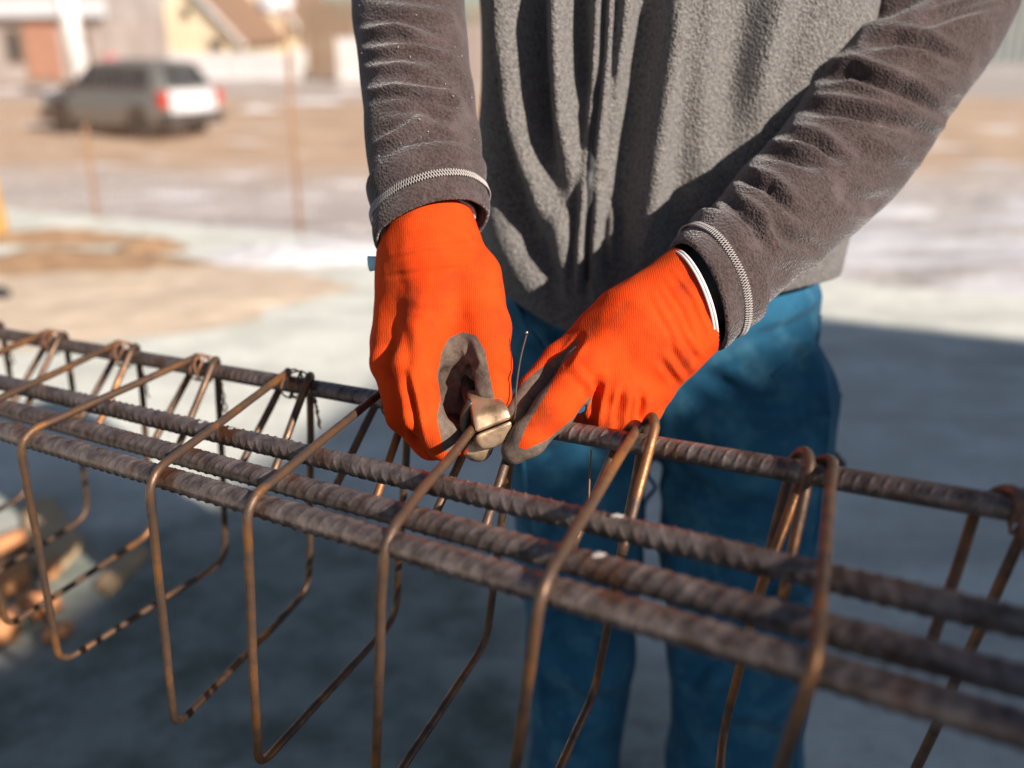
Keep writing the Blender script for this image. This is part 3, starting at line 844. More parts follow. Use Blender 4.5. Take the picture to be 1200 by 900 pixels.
# --- trousers
def build_trousers():
    hip = np.array([.187, 1.255, .97])
    legs = []
    # left and right outlines measured on the photo
    for (xa, xb, xc, xd) in ((672, 680, 681, 674), (882, 868, 865, 859)):
        legs.append([at(xa, 470, 1.315), at(xb, 640, 1.385), at(xc, 760, 1.445), at(xd, 900, 1.52)])
    def fn(P):
        d = cone_sdf(P, np.array([.100, 1.25, 1.00]), np.array([.275, 1.25, 1.00]), .118, .118, (np.array([0, 1, 0]), 1.0))
        d = smin(d, cone_sdf(P, np.array([.105, 1.25, .90]), np.array([.27, 1.25, .90]), .105, .105), .05)
        for lg, rr in zip(legs, ((.100, .083, .077, .066), (.112, .110, .100, .100))):
            ext = lg + [np.array([lg[3][0], lg[3][1] + .02, .05])]
            rads = list(rr) + [.075]
            for k in range(4):
                d = smin(d, cone_sdf(P, ext[k], ext[k + 1], rads[k], rads[k + 1]), .022)
        d = np.maximum(d, 0.035 - P[:, 2])
        return np.maximum(d, P[:, 2] - 1.15)
    V, Q = surfnet(fn, (-.09, 1.0, 0.0), (.47, 1.46, 1.17), 0.006, 2)
    N = vnormals(V, Q)
    V = V + N * (0.008 * fbm(V * [1, 1, .6], 7, 11, 3))[:, None]
    folds = [([(590, 430), (640, 450), (700, 445)], 14, -.006), ([(770, 520), (800, 560), (850, 590), (930, 600)], 10, -.008), ([(780, 470), (850, 520), (960, 530)], 14, .005),
             ([(760, 480), (765, 560), (762, 640)], 9, -.014), ([(800, 800), (840, 770), (900, 790)], 12, -.007), ([(810, 850), (870, 830), (930, 850)], 12, .007),
             ([(640, 800), (680, 830), (720, 820)], 10, -.007), ([(630, 720), (680, 700), (730, 730)], 12, .006), ([(790, 640), (800, 740), (795, 850)], 9, .006),
             ([(940, 390), (960, 440), (968, 520)], 8, .006), ([(885, 400), (940, 380), (985, 350)], 8, -.006), ([(600, 360), (640, 390), (660, 430)], 6, .004),
             ([(830, 440), (880, 470), (950, 470)], 9, -.006), ([(620, 540), (680, 520), (740, 560)], 9, -.006), ([(820, 690), (870, 720), (930, 700)], 8, -.006), ([(640, 760), (670, 745), (720, 765)], 8, -.005), ([(640, 600), (660, 680), (655, 760)], 12, -.006), ([(860, 640), (900, 680), (930, 740)], 12, -.006)]
    folds = [(l, w, a * 1.6) for l, w, a in folds]
    V = creases(V, N, folds)
    tr = mobj('trousers', V, Q, 'denim', person, label='teal blue work trousers')
    # seam stitching down the outer side and a pocket tab
    c = at(977, 466, 1.31)
    Vb, Fb = box(-.006, .006, -.012, .012, -.010, .010); mobj('pocket_tab', Vb + c, Fb, 'zip_dark', tr)
    c = at(978, 545, 1.35)
    Vb, Fb = box(-.008, .008, -.02, .02, -.012, .012); mobj('hammer_loop', Vb + c, Fb, 'zip_dark', tr)
    q = measure(V); N = vnormals(V, Q)
    fc = -(N * (V - C0)).sum(1)
    if fc[np.argmin(q[:, 2])] < 0: fc = -fc
    ok = np.where(fc > 0.02)[0]
    for line, nm in (([(598, 345), (618, 380), (640, 415), (662, 445)], 'pocket_seam'), ([(985, 372), (960, 400), (925, 425), (905, 440)], 'pocket_seam'), ([(762, 470), (764, 540), (763, 620)], 'fly_seam'),
                     ([(972, 480), (960, 600), (942, 720), (934, 850), (932, 920)], 'side_seam'), ([(608, 480), (618, 600), (628, 700), (636, 850)], 'side_seam')):
        P = []
        for a_, b_ in spline(np.array([(x, y, 0) for x, y in line], float), 40)[:, :2]:
            d2 = (q[ok, 0] - a_) ** 2 + (q[ok, 1] - b_) ** 2; k_ = ok[np.argmin(d2)]; P.append(V[k_])
        P = np.array(P)
        for _ in range(6): P[1:-1] = (P[:-2] + P[1:-1] * 2 + P[2:]) / 4
        Vs, Fs = tube(P, .0028, 6); mobj(nm, Vs, Fs, 'denim', tr)
    for k, lg in enumerate(legs):
        x, y = lg[3][0], lg[3][1] + .02
        def bf(P, x=x, y=y):
            d = cone_sdf(P, np.array([x, y + .01, .07]), np.array([x, y - .16, .05]), .052, .046)
            d = smin(d, cone_sdf(P, np.array([x, y + .02, .06]), np.array([x, y + .02, .2]), .05, .052), .03)
            return np.maximum(d, 0.004 - P[:, 2])
        V, Q = surfnet(bf, (x - .09, y - .25, -.01), (x + .09, y + .12, .24), .008, 2)
        mobj('boot', V, Q, 'boot_leather', person)
build_trousers()

# --- gloves
def unit_rows(a): return a / np.linalg.norm(a, axis=1)[:, None]
def in_poly(p, poly):
    poly = np.asarray(poly, float); x, y = p[:, 0], p[:, 1]; c = np.zeros(len(p), bool)
    j = len(poly) - 1
    for i in range(len(poly)):
        xi, yi = poly[i]; xj, yj = poly[j]
        t = ((yi > y) != (yj > y)) & (x < (xj - xi) * (y - yi) / (yj - yi + 1e-12) + xi)
        c ^= t; j = i
    return c
def sd_poly(p, poly):
    poly = np.asarray(poly, float)
    d, _ = polydist(p, np.vstack([poly, poly[:1]]))
    return np.where(in_poly(p, poly), d, -d)
def split_faces(V, Q, f):
    """two meshes from one, cut cleanly where the field f changes sign (f > 0 goes second)"""
    f = np.where(np.abs(f) < 1e-6, 1e-6, f)
    pos = f > 0
    cnt = pos[Q].sum(1)
    verts = [tuple(v) for v in V]; cache = {}
    A = Q[cnt == 0].tolist(); B = Q[cnt == 4].tolist()
    def cut(i, j):
        k = (i, j) if i < j else (j, i)
        if k not in cache:
            t = f[k[0]] / (f[k[0]] - f[k[1]]); verts.append(tuple(V[k[0]] + (V[k[1]] - V[k[0]]) * t)); cache[k] = len(verts) - 1
        return cache[k]
    for q in Q[(cnt > 0) & (cnt < 4)]:
        a, b = [], []
        for n in range(4):
            i, j = q[n], q[(n + 1) % 4]
            (b if pos[i] else a).append(i)
            if pos[i] != pos[j]:
                c = cut(i, j); a.append(c); b.append(c)
        if len(a) > 2: A.append(a)
        if len(b) > 2: B.append(b)
    verts = np.array(verts); out = []
    for fs in (A, B):
        u = sorted({i for q in fs for i in q}); r = {k: n for n, k in enumerate(u)}
        out.append((verts[u], [[r[i] for i in q] for q in fs]))
    return out
def bone(P, pts, k=0.006):
    """chain of (px,py,depth,radius)"""
    d = None
    for a, b in zip(pts[:-1], pts[1:]):
        x = cone_sdf(P, at(*a[:3]), at(*b[:3]), a[3], b[3])
        d = x if d is None else smin(d, x, k)
    return d
def build_glove_a():
    fwd = AX_F
    idx = [(497, 395, .888, .0215), (487, 425, .874, .0190), (496, 486, .862, .0160), (520, 519, .868, .0142), (548, 512, .885, .012)]
    mid = [(468, 398, .916, .0215), (458, 422, .908, .0180), (473, 485, .900, .0155), (505, 519, .902, .0145), (535, 520, .912, .013)]
    rin = [(462, 398, .940, .0200), (457, 425, .936, .0170), (476, 483, .930, .0150), (510, 512, .930, .014), (538, 510, .935, .013)]
    lit = [(474, 398, .962, .018), (466, 430, .962, .016), (486, 475, .956, .014), (515, 500, .952, .013), (535, 498, .952, .012)]
    thb = [(556, 325, .905, .0255), (570, 385, .886, .0215), (576, 425, .874, .0170), (578, 462, .871, .0145), (570, 482, .876, .012)]
    def fn(P):
        d = cone_sdf(P, at(503, 225, .942), at(505, 300, .925), .037, .040)
        d = smin(d, cone_sdf(P, at(508, 300, .926), at(520, 372, .926), .040, .042), .03)
        # the back of the hand falls away to the outer side: ridge of the index bone in front, outer bones behind
        d = smin(d, cone_sdf(P, at(515, 300, .905), at(500, 395, .887), .026, .0225), .018)
        d = smin(d, cone_sdf(P, at(482, 305, .930), at(466, 398, .917), .027, .0225), .018)
        d = smin(d, cone_sdf(P, at(478, 305, .950), at(462, 398, .942), .026, .021), .018)
        d = smin(d, bone(P, thb), .018)
        for f_, k in ((idx, .007), (mid, .006), (rin, .007), (lit, .008)):
            d = smin(d, bone(P, f_, .008), k)
        d = smin(d, cone_sdf(P, at(510, 408, .900), at(562, 398, .894), .022, .020), .012)
        d = smin(d, cone_sdf(P, at(520, 440, .918), at(560, 440, .908), .022, .018), .010)
        d = smin(d, cone_sdf(P, at(522, 470, .925), at(560, 490, .922), .024, .022), .008)
        return d
    lo = np.min([at(430, 545, .82), at(430, 200, .82), at(620, 545, .98), at(430, 200, 1.0)], axis=0) - .02
    hi = np.max([at(620, 545, .82), at(620, 200, .82), at(620, 545, .98), at(620, 200, .99)], axis=0) + .02
    V, Q = surfnet(fn, lo, hi, .0016, 3)
    q = measure(V); N = vnormals(V, Q)
    if ((V - V.mean(0)) * N).sum() < 0: N = -N; Q = Q[:, ::-1]
    V = creases(V, N, [([(548, 402), (556, 425), (545, 440), (558, 470)], 3.5, -.0035), ([(534, 430), (545, 450), (542, 480)], 4, -.003), ([(474, 440), (480, 465), (484, 485), (490, 520)], 4.5, -.0062),
                       ([(455, 300), (500, 290), (555, 285)], 3, .0012), ([(450, 325), (500, 318), (565, 312)], 3, -.0010), ([(470, 350), (510, 356), (560, 345)], 5, .0012),
                       ([(586, 436), (600, 446)], 4, -.0012), ([(586, 416), (598, 424)], 4, -.001), ([(470, 375), (478, 415), (474, 440)], 7, -.002), ([(525, 300), (520, 350), (530, 385)], 8, .0012)], taper=.25)
    V = V + N * (0.0010 * fbm(V, 45, 4, 2))[:, None]
    el = [(516, 470), (513, 440), (517, 412), (526, 396), (543, 389), (558, 393), (568, 410), (574, 440), (580, 470), (572, 520), (520, 530), (512, 490)]
    facing = (N * (V - C0)).sum(1) < 0.0
    side = -(N * unit_rows(V - C0)).sum(1)
    mask = np.minimum(sd_poly(q[:, :2], el), side * 40 + 4)
    # palm side, the curled finger pads
    mask = np.maximum(mask, np.minimum(np.minimum(-side * 40 - 8, q[:, 0] - 545), q[:, 1] - 365))
    (V1, Q1), (V2, Q2) = split_faces(V, Q, mask)
    g = mobj('glove', V1, Q1, 'orange_knit', person, label='orange knit glove gripping the pincers')
    mobj('palm_coating', V2, Q2, 'grey_latex', g, label='grey rough palm coating')
    # white binding at the wrist
    a = np.linspace(0, 2 * np.pi, 60)
    c, T, A, B, r = rimA
    P = (c - T * .004) + (r - .010) * (0.92 * np.cos(a)[:, None] * A + np.sin(a)[:, None] * B)
    Vt, Ft = tube(P, .0022, 8, caps=False, up=T); mobj('wrist_binding', Vt, Ft, 'white_trim', g)
    p0, p1 = at(449, 316, .945), at(432, 309, .95)
    Vt, Ft = tube(np.array([p0, (p0 + p1) / 2 + [0, 0, .003], p1]), .0075, 8, flat=.25); mobj('glove_tag', Vt, Ft, 'sky_blue_tag', g)
    return g
gloveA = build_glove_a()
def build_glove_b():
    fwd = AX_F
    idx = [(712, 418, .876, .0205), (690, 430, .868, .0200), (648, 482, .852, .0165), (620, 514, .848, .0145), (603, 529, .851, .0115)]
    mid = [(735, 435, .875, .0200), (722, 455, .868, .0185), (708, 487, .868, .0150), (690, 503, .892, .0130), (676, 500, .905, .012)]
    rin = [(752, 440, .882, .0190), (745, 462, .874, .0180), (735, 487, .874, .0145), (718, 500, .900, .0130)]
    lit = [(775, 430, .892, .0180), (768, 455, .885, .0165), (757, 480, .887, .0135), (742, 492, .905, .012)]
    thb = [(745, 372, .905, .021), (696, 392, .904, .0175), (658, 420, .903, .0150), (628, 455, .893, .0140), (606, 486, .876, .0115)]
    def fn(P):
        d = cone_sdf(P, at(826, 341, .909), at(796, 365, .904), .0465, .0420, (fwd, 1.08))
        d = smin(d, cone_sdf(P, at(802, 362, .903), at(752, 398, .893), .0415, .050, (fwd, 1.22)), .03)
        d = smin(d, cone_sdf(P, at(752, 400, .893), at(722, 424, .888), .048, .036, (fwd, 1.25)), .02)
        d = smin(d, bone(P, thb), .016)
        d = smin(d, bone(P, idx, .008), .010)
        for f_ in (mid, rin, lit): d = smin(d, bone(P, f_, .008), .0065)
        return d
    C = [at(x, y, z) for x in (575, 880) for y in (260, 560) for z in (.81, .97)]
    V, Q = surfnet(fn, np.min(C, 0), np.max(C, 0), .0016, 3)
    N = vnormals(V, Q)
    if ((V - V.mean(0)) * N).sum() < 0: N = -N; Q = Q[:, ::-1]
    V = creases(V, N, [([(702, 445), (697, 470), (692, 503)], 4.5, -.0055), ([(731, 455), (726, 480), (722, 503)], 4, -.0045), ([(753, 462), (748, 496)], 3.5, -.004),
                       ([(790, 318), (815, 350), (832, 395)], 3, .0014), ([(776, 330), (800, 365), (815, 405)], 3, -.0012), ([(765, 345), (788, 385), (800, 425)], 3.5, .0014),
                       ([(800, 395), (818, 425)], 4, -.0022), ([(786, 408), (806, 440)], 4, -.0022), ([(772, 420), (795, 452)], 4, -.0018), ([(682, 395), (662, 425)], 4, -.003),
                       ([(670, 430), (690, 450), (700, 470)], 5, .002)], taper=.25)
    V = V + N * (0.0010 * fbm(V, 45, 6, 2))[:, None]
    q = measure(V); px = q[:, :2]
    facing = (N * (V - C0)).sum(1) < 0
    # coating: thumb pad, the sides and tip of the index finger, everything on the palm side
    orange_idx = [(655, 432), (680, 405), (720, 420), (716, 470), (690, 466), (672, 490), (640, 516), (616, 527), (607, 524), (618, 498), (640, 462)]
    side = -(N * unit_rows(V - C0)).sum(1)
    fz = sd_poly(px, [(585, 560), (585, 480), (668, 395), (700, 455), (668, 520)])
    tz = np.minimum(sd_poly(px, [(585, 505), (585, 472), (625, 438), (660, 412), (680, 396), (672, 425), (640, 462), (612, 505)]), (q[:, 2] - .870) * 1200)
    wT = pxdir(-.93, .36, -.12); wC = at(812, 351, .903)
    Q = Q[((V[Q].mean(1) - wC) @ wT) > -.0005]
    mask = np.maximum(np.minimum(np.minimum(fz, -sd_poly(px, orange_idx)), (.876 - q[:, 2]) * 1200), tz)
    mask = np.maximum(mask, np.minimum(-side * 40 - 6, np.maximum(740 - px[:, 0], px[:, 1] - 440)))
    mask = np.maximum(mask, np.minimum(sd_poly(px, [(758, 520), (765, 490), (785, 466), (800, 440), (812, 446), (795, 480), (772, 510)]), (q[:, 2] - .880) * 1200))
    (V1, Q1), (V2, Q2) = split_faces(V, Q, mask)
    g = mobj('glove', V1, Q1, 'orange_knit', person, label='orange knit glove pinching the tie wire')
    mobj('palm_coating', V2, Q2, 'grey_latex', g, label='grey rough palm coating')
    a = np.linspace(0, 2 * np.pi, 80)
    T = pxdir(-.93, .36, -.12); A = unit(np.cross(T, AX_F)); B = np.cross(T, A)
    for off, rr_ in ((0, .0015), (.0026, .0012)):
        P = (at(812, 351, .903) + T * off) + .0468 * (np.cos(a)[:, None] * A + .95 * np.sin(a)[:, None] * B)
        Vt, Ft = tube(P, rr_, 8, caps=False, up=T); mobj('wrist_binding', Vt, Ft, 'white_trim', g)
    return g
gloveB = build_glove_b()

# ================================================================== PINCERS
def hull(name, pts, m, parent, bev=0.0012, seg=2, **tags):
    bm = bmesh.new()
    for p in pts: bm.verts.new(p)
    r = bmesh.ops.convex_hull(bm, input=bm.verts)
    bmesh.ops.delete(bm, geom=[g for g in r['geom_interior'] if isinstance(g, bmesh.types.BMVert)], context='VERTS')
    bmesh.ops.dissolve_limit(bm, angle_limit=math.radians(6), verts=bm.verts, edges=bm.edges)
    bmesh.ops.bevel(bm, geom=list(bm.edges), offset=bev, segments=seg, affect='EDGES')
    bmesh.ops.recalc_face_normals(bm, faces=bm.faces)
    for f in bm.faces: f.smooth = True
    me = bpy.data.meshes.new(name); bm.to_mesh(me); bm.free(); me.materials.append(MATS[m])
    return link(name, me, parent, **tags)
def worn_block(name, pts, m, parent, k=.0011, h=.0009, **tags):
    """convex block with worn, rounded edges"""
    bm = bmesh.new()
    for p in pts: bm.verts.new(p)
    bmesh.ops.convex_hull(bm, input=bm.verts)
    bmesh.ops.dissolve_limit(bm, angle_limit=math.radians(9), verts=bm.verts, edges=bm.edges)
    bm.normal_update()
    cen = np.mean(np.array(pts), 0); pl = []
    for f in bm.faces:
        n = np.array(f.normal); c = np.array(f.calc_center_median())
        if n @ (c - cen) < 0: n = -n
        pl.append((n, c))
    bm.free()
    def fn(P):
        A = np.stack([(P - c) @ n for n, c in pl]); mx = A.max(0)
        return mx + k * np.log(np.exp((A - mx) / k).sum(0)) + .00010 * vnoise(P, 260, 3)
    V, Q = surfnet(fn, np.min(pts, 0) - .004, np.max(pts, 0) + .004, h, 1)
    return mobj(name, V, Q, m, parent, **tags)
def build_pincers():
    t = thing('pincers', at(565, 500, .87), 'worn bronze coloured tying pincers held in the glove, jaws on the wire', 'pincers')
    def plane(a, b, c):
        A, B, D = at(*a), at(*b), at(*c); n = np.cross(B - A, D - A)
        def f_(px, py):
            r = ray(px, py); return C0 + r * (((A - C0) @ n) / (r @ n))
        return f_
    fp = plane((554, 488, .842), (596, 477, .8455), (556, 508, .8405))
    tp = plane((554, 488, .842), (596, 477, .8455), (551, 468, .8570))
    lp = plane((556, 510, .8405), (600, 492, .8445), (578, 527, .8480))
    up = [fp(554, 488), fp(596, 477), fp(600.5, 490), fp(556.5, 508), tp(550, 470), tp(566, 463), tp(588, 466), fp(600, 486)]
    up += [at(546, 455, .880), at(574, 456, .880), at(592, 470, .880), at(598, 492, .874), at(556, 508, .868), at(548, 480, .872)]
    lo_ = [lp(556.5, 510), lp(600, 492), lp(600, 513), lp(582, 525), lp(564, 527), lp(557, 517)]
    lo_ += [at(556, 509, .868), at(598, 493, .876), at(597, 512, .882), at(580, 524, .884), at(562, 528, .880), at(552, 515, .872)]
    worn_block('jaw', up, 'brass_steel', t, label='upper jaw with a bright worn edge')
    worn_block('jaw', lo_, 'brass_steel', t)
    V, Fc = lump(at(560, 525, .872), .0135, 5, (1, 1, .85), 3, .10); mobj('pivot', V, Fc, 'brass_steel', t)
    for path in ([at(560, 480, .868), at(552, 462, .885), at(548, 440, .905), at(540, 425, .94), at(535, 420, 1.0)], [at(556, 515, .868), at(540, 505, .885), at(530, 490, .91), at(525, 480, .95), at(522, 475, 1.0)]):
        V, Fc = tube(spline(path, 24), np.linspace(.008, .0062, 24), 10); mobj('handle', V, Fc, 'dark_steel', t)
    V, Fc = tube(spline([at(553, 470, .858), at(545, 490, .862), at(546, 515, .864)], 10), .0045, 8); mobj('jaw_arm', V, Fc, 'dark_steel', t)
build_pincers()
# the tie wire being twisted
V, Fc = tube(spline([at(617, 392, .858), at(610, 420, .857), at(605, 455, .856), at(604, 482, .855), at(600, 505, .862)], 30), .0009, 8)
w_ = mobj('loose_tie_wire', V, Fc, 'black_wire', label='dark upright wire end between the two gloves', category='wire')
V, Fc = lump(at(617.5, 390, .858), .0012, 1, (1, 1, 1.4), 2, .1); mobj('wire_tip', V, Fc, 'cut_steel', w_)
V, Fc = tube(spline([at(693, 527, .86), at(691, 560, .862), at(690, 592, .864)], 12), .0008, 6)
mobj('hanging_tie_wire', V, Fc, 'tie_wire', label='short red wire end hanging under the rear bar below the pinching glove', category='wire')

# ================================================================== THINGS ON THE SLAB
def shard(poly, z0, th, seed, tilt=0.0):
    """flat broken piece: irregular polygon prism"""
    poly = np.asarray(poly, float); c = poly.mean(0)
    bm = bmesh.new()
    top = [bm.verts.new((x, y, z0 + th + tilt * (x - c[0]))) for x, y in poly]
    bot = [bm.verts.new((c[0] + (x - c[0]) * 1.04, c[1] + (y - c[1]) * 1.04, z0)) for x, y in poly]
    k = len(poly)
    bm.faces.new(top); bm.faces.new(bot[::-1])
    for i in range(k): bm.faces.new([top[i], bot[i], bot[(i + 1) % k], top[(i + 1) % k]])
    bmesh.ops.recalc_face_normals(bm, faces=bm.faces)
    bmesh.ops.bevel(bm, geom=list(bm.edges), offset=0.004, segments=2, affect='EDGES')
    return bm
def shard_obj(name, px, th, m, label, cat, group=None):
    bm = shard([onz(x, y)[:2] for x, y in px], 0.001, th, 1)
    me = bpy.data.meshes.new(name); bm.to_mesh(me); bm.free(); me.materials.append(MATS[m])
    o = link(name, me, label=label, category=cat)
    if group: o['group'] = group
shard_obj('board_offcut', [(28, 600), (60, 590), (98, 640), (62, 682), (34, 660)], .03, 'timber_pale', 'pale flat board offcut lying on the shaded slab beside the brick rubble', 'offcut')
shard_obj('board_offcut', [(112, 690), (160, 640), (175, 652), (128, 700)], .02, 'timber_pale', 'narrow tan board strip lying farthest from the brick rubble', 'offcut')
BR = [((6, 690), .055, 'largest orange broken brick at the picture edge', 1), ((48, 712), .045, 'orange broken brick next to the pale board offcut', 2), ((14, 640), .04, 'orange broken brick behind the largest one', 3),
      ((10, 742), .04, 'dull broken brick nearest the camera', 4), ((70, 742), .03, 'small broken brick piece nearest the stirrup', 5), ((62, 672), .028, 'small orange chip touching the board offcut', 6)]
for (px, py), r, lab, s in BR:
    c = onz(px, py + 6); bm = bmesh.new()
    V = np.array([(x, y, z) for x in (-1, 1) for y in (-.7, .7) for z in (-.55, .55)]) + np.random.default_rng(s).normal(0, .16, (8, 3))
    V = V * r; V[:, 2] -= V[:, 2].min()
    V, _ = rotz((V, None), s * 1.3)
    o = hull('broken_brick', V + c + [0, 0, .001], 'brick_orange', None, .004, 2)
    o['label'] = lab; o['category'] = 'brick'; o['group'] = 'brick rubble on the slab'
# soil and sand heaps at the slab edge
def heap(name, c, rx, ry, h, m, seed, label, cat, group=None, rot=0.0):
    n = 46; g = np.linspace(-1, 1, n); X, Y = np.meshgrid(g, g, indexing='ij')
    P = np.stack([X, Y, 0 * X], -1).reshape(-1, 3)
    # square to disc
    P = np.stack([P[:, 0] * np.sqrt(1 - P[:, 1] ** 2 / 2), P[:, 1] * np.sqrt(1 - P[:, 0] ** 2 / 2), P[:, 2]], -1)
    r = np.hypot(P[:, 0], P[:, 1]); 
    z = h * np.clip(1 - r ** 1.6, 0, 1) * (1 + .5 * fbm(P, 2.0, seed)) + .012 * fbm(P * 5, 2, seed + 3) * np.clip((1 - r) * 6, 0, 1)
    k = 1 + .22 * fbm(P * 1.0, 1.6, seed + 7)
    V = np.stack([P[:, 0] * rx * k, P[:, 1] * ry * k, np.clip(z, 0, None) + .004], -1)
    i = np.arange(n - 1)[:, None] * n; j = np.arange(n - 1)[None, :]
    Fc = np.stack([i + j, i + n + j, i + n + j + 1, i + j + 1], -1).reshape(-1, 4)
    V, Fc = rotz((V, Fc), rot)
    o = mobj(name, V + np.asarray(c), Fc, m, label=label, category=cat)
    if group: o['group'] = group
heap('sand_spill', onz(60, 352), 1.5, .75, .03, 'sand', 3, 'thin fan of yellow sand spread over the sunlit slab', 'sand', rot=.2)
heap('soil_heap', onz(70, 312), .75, .30, .07, 'soil', 5, 'low brown soil heap at the slab edge, larger of two', 'soil')
heap('soil_heap', onz(178, 292), .22, .16, .06, 'soil', 6, 'small brown soil heap to the right of the large one', 'soil')
heap('soil_heap', onz(60, 281), .75, .2, .06, 'soil', 8, 'dark ridge of soil behind the larger heap', 'soil')
heap('snow_heap', onz(385, 297), .75, .4, .05, 'snow', 9, 'white snow left on the slab edge beside the hanging sleeve', 'snow')
V, Fc = lump(onz(2, 356) + [0, 0, .045], .06, 4, (1, .8, .7)); mobj('dark_stone', V, Fc, 'rubber', label='small black lump on the sand at the picture edge', category='stone')
# yellow timber post at the left edge
b0 = onz(-2, 279)
V, Fc = box(-.06, .06, -.05, .05, 0, 1.0)
V, Fc = xform((V, Fc), Matrix.Translation(Vector(b0)) @ Matrix.Rotation(math.radians(-4), 4, 'Y'))
mobj('timber_post', V, Fc, 'timber_yellow', smooth=False, label='yellow timber post standing at the slab edge beside the soil', category='post')

# ================================================================== MESH FENCE
def build_fence():
    y0 = 8.6
    zg = -0.62
    def X(px): return (px - 600) / FPX * (y0 * math.cos(PITCH) + (CAM_H - zg) * math.sin(PITCH))
    t = thing('mesh_fence', (X(350), y0, zg), 'welded wire mesh fence with rusty posts beyond the slab', 'fence')
    for px, hh in ((355, 2.1), (122, 1.15), (-160, 2.1), (560, 2.1)):
        x = X(px)
        V, Fc = tube(np.array([(x, y0, zg - .1), (x - .004, y0, zg + hh / 2), (x - .006, y0 + .01, zg + hh)]), .017, 10)
        mobj('post', V, Fc, 'rust_post', t)
    parts = []
    xa, xb = X(-160), X(560)
    for x in np.arange(xa, xb, .05): parts.append(tube(np.array([(x, y0 - .03, zg + .05), (x, y0 - .03, zg + 2.0)]), .0028, 4, caps=False))
    for z in np.arange(.05, 2.01, .2): parts.append(tube(np.array([(xa, y0 - .034, zg + z), (xb, y0 - .034, zg + z)]), .002, 4, caps=False))
    V, Fc = joinm(parts); mobj('wire_mesh', V, Fc, 'rust_post', t, kind='stuff')
build_fence()

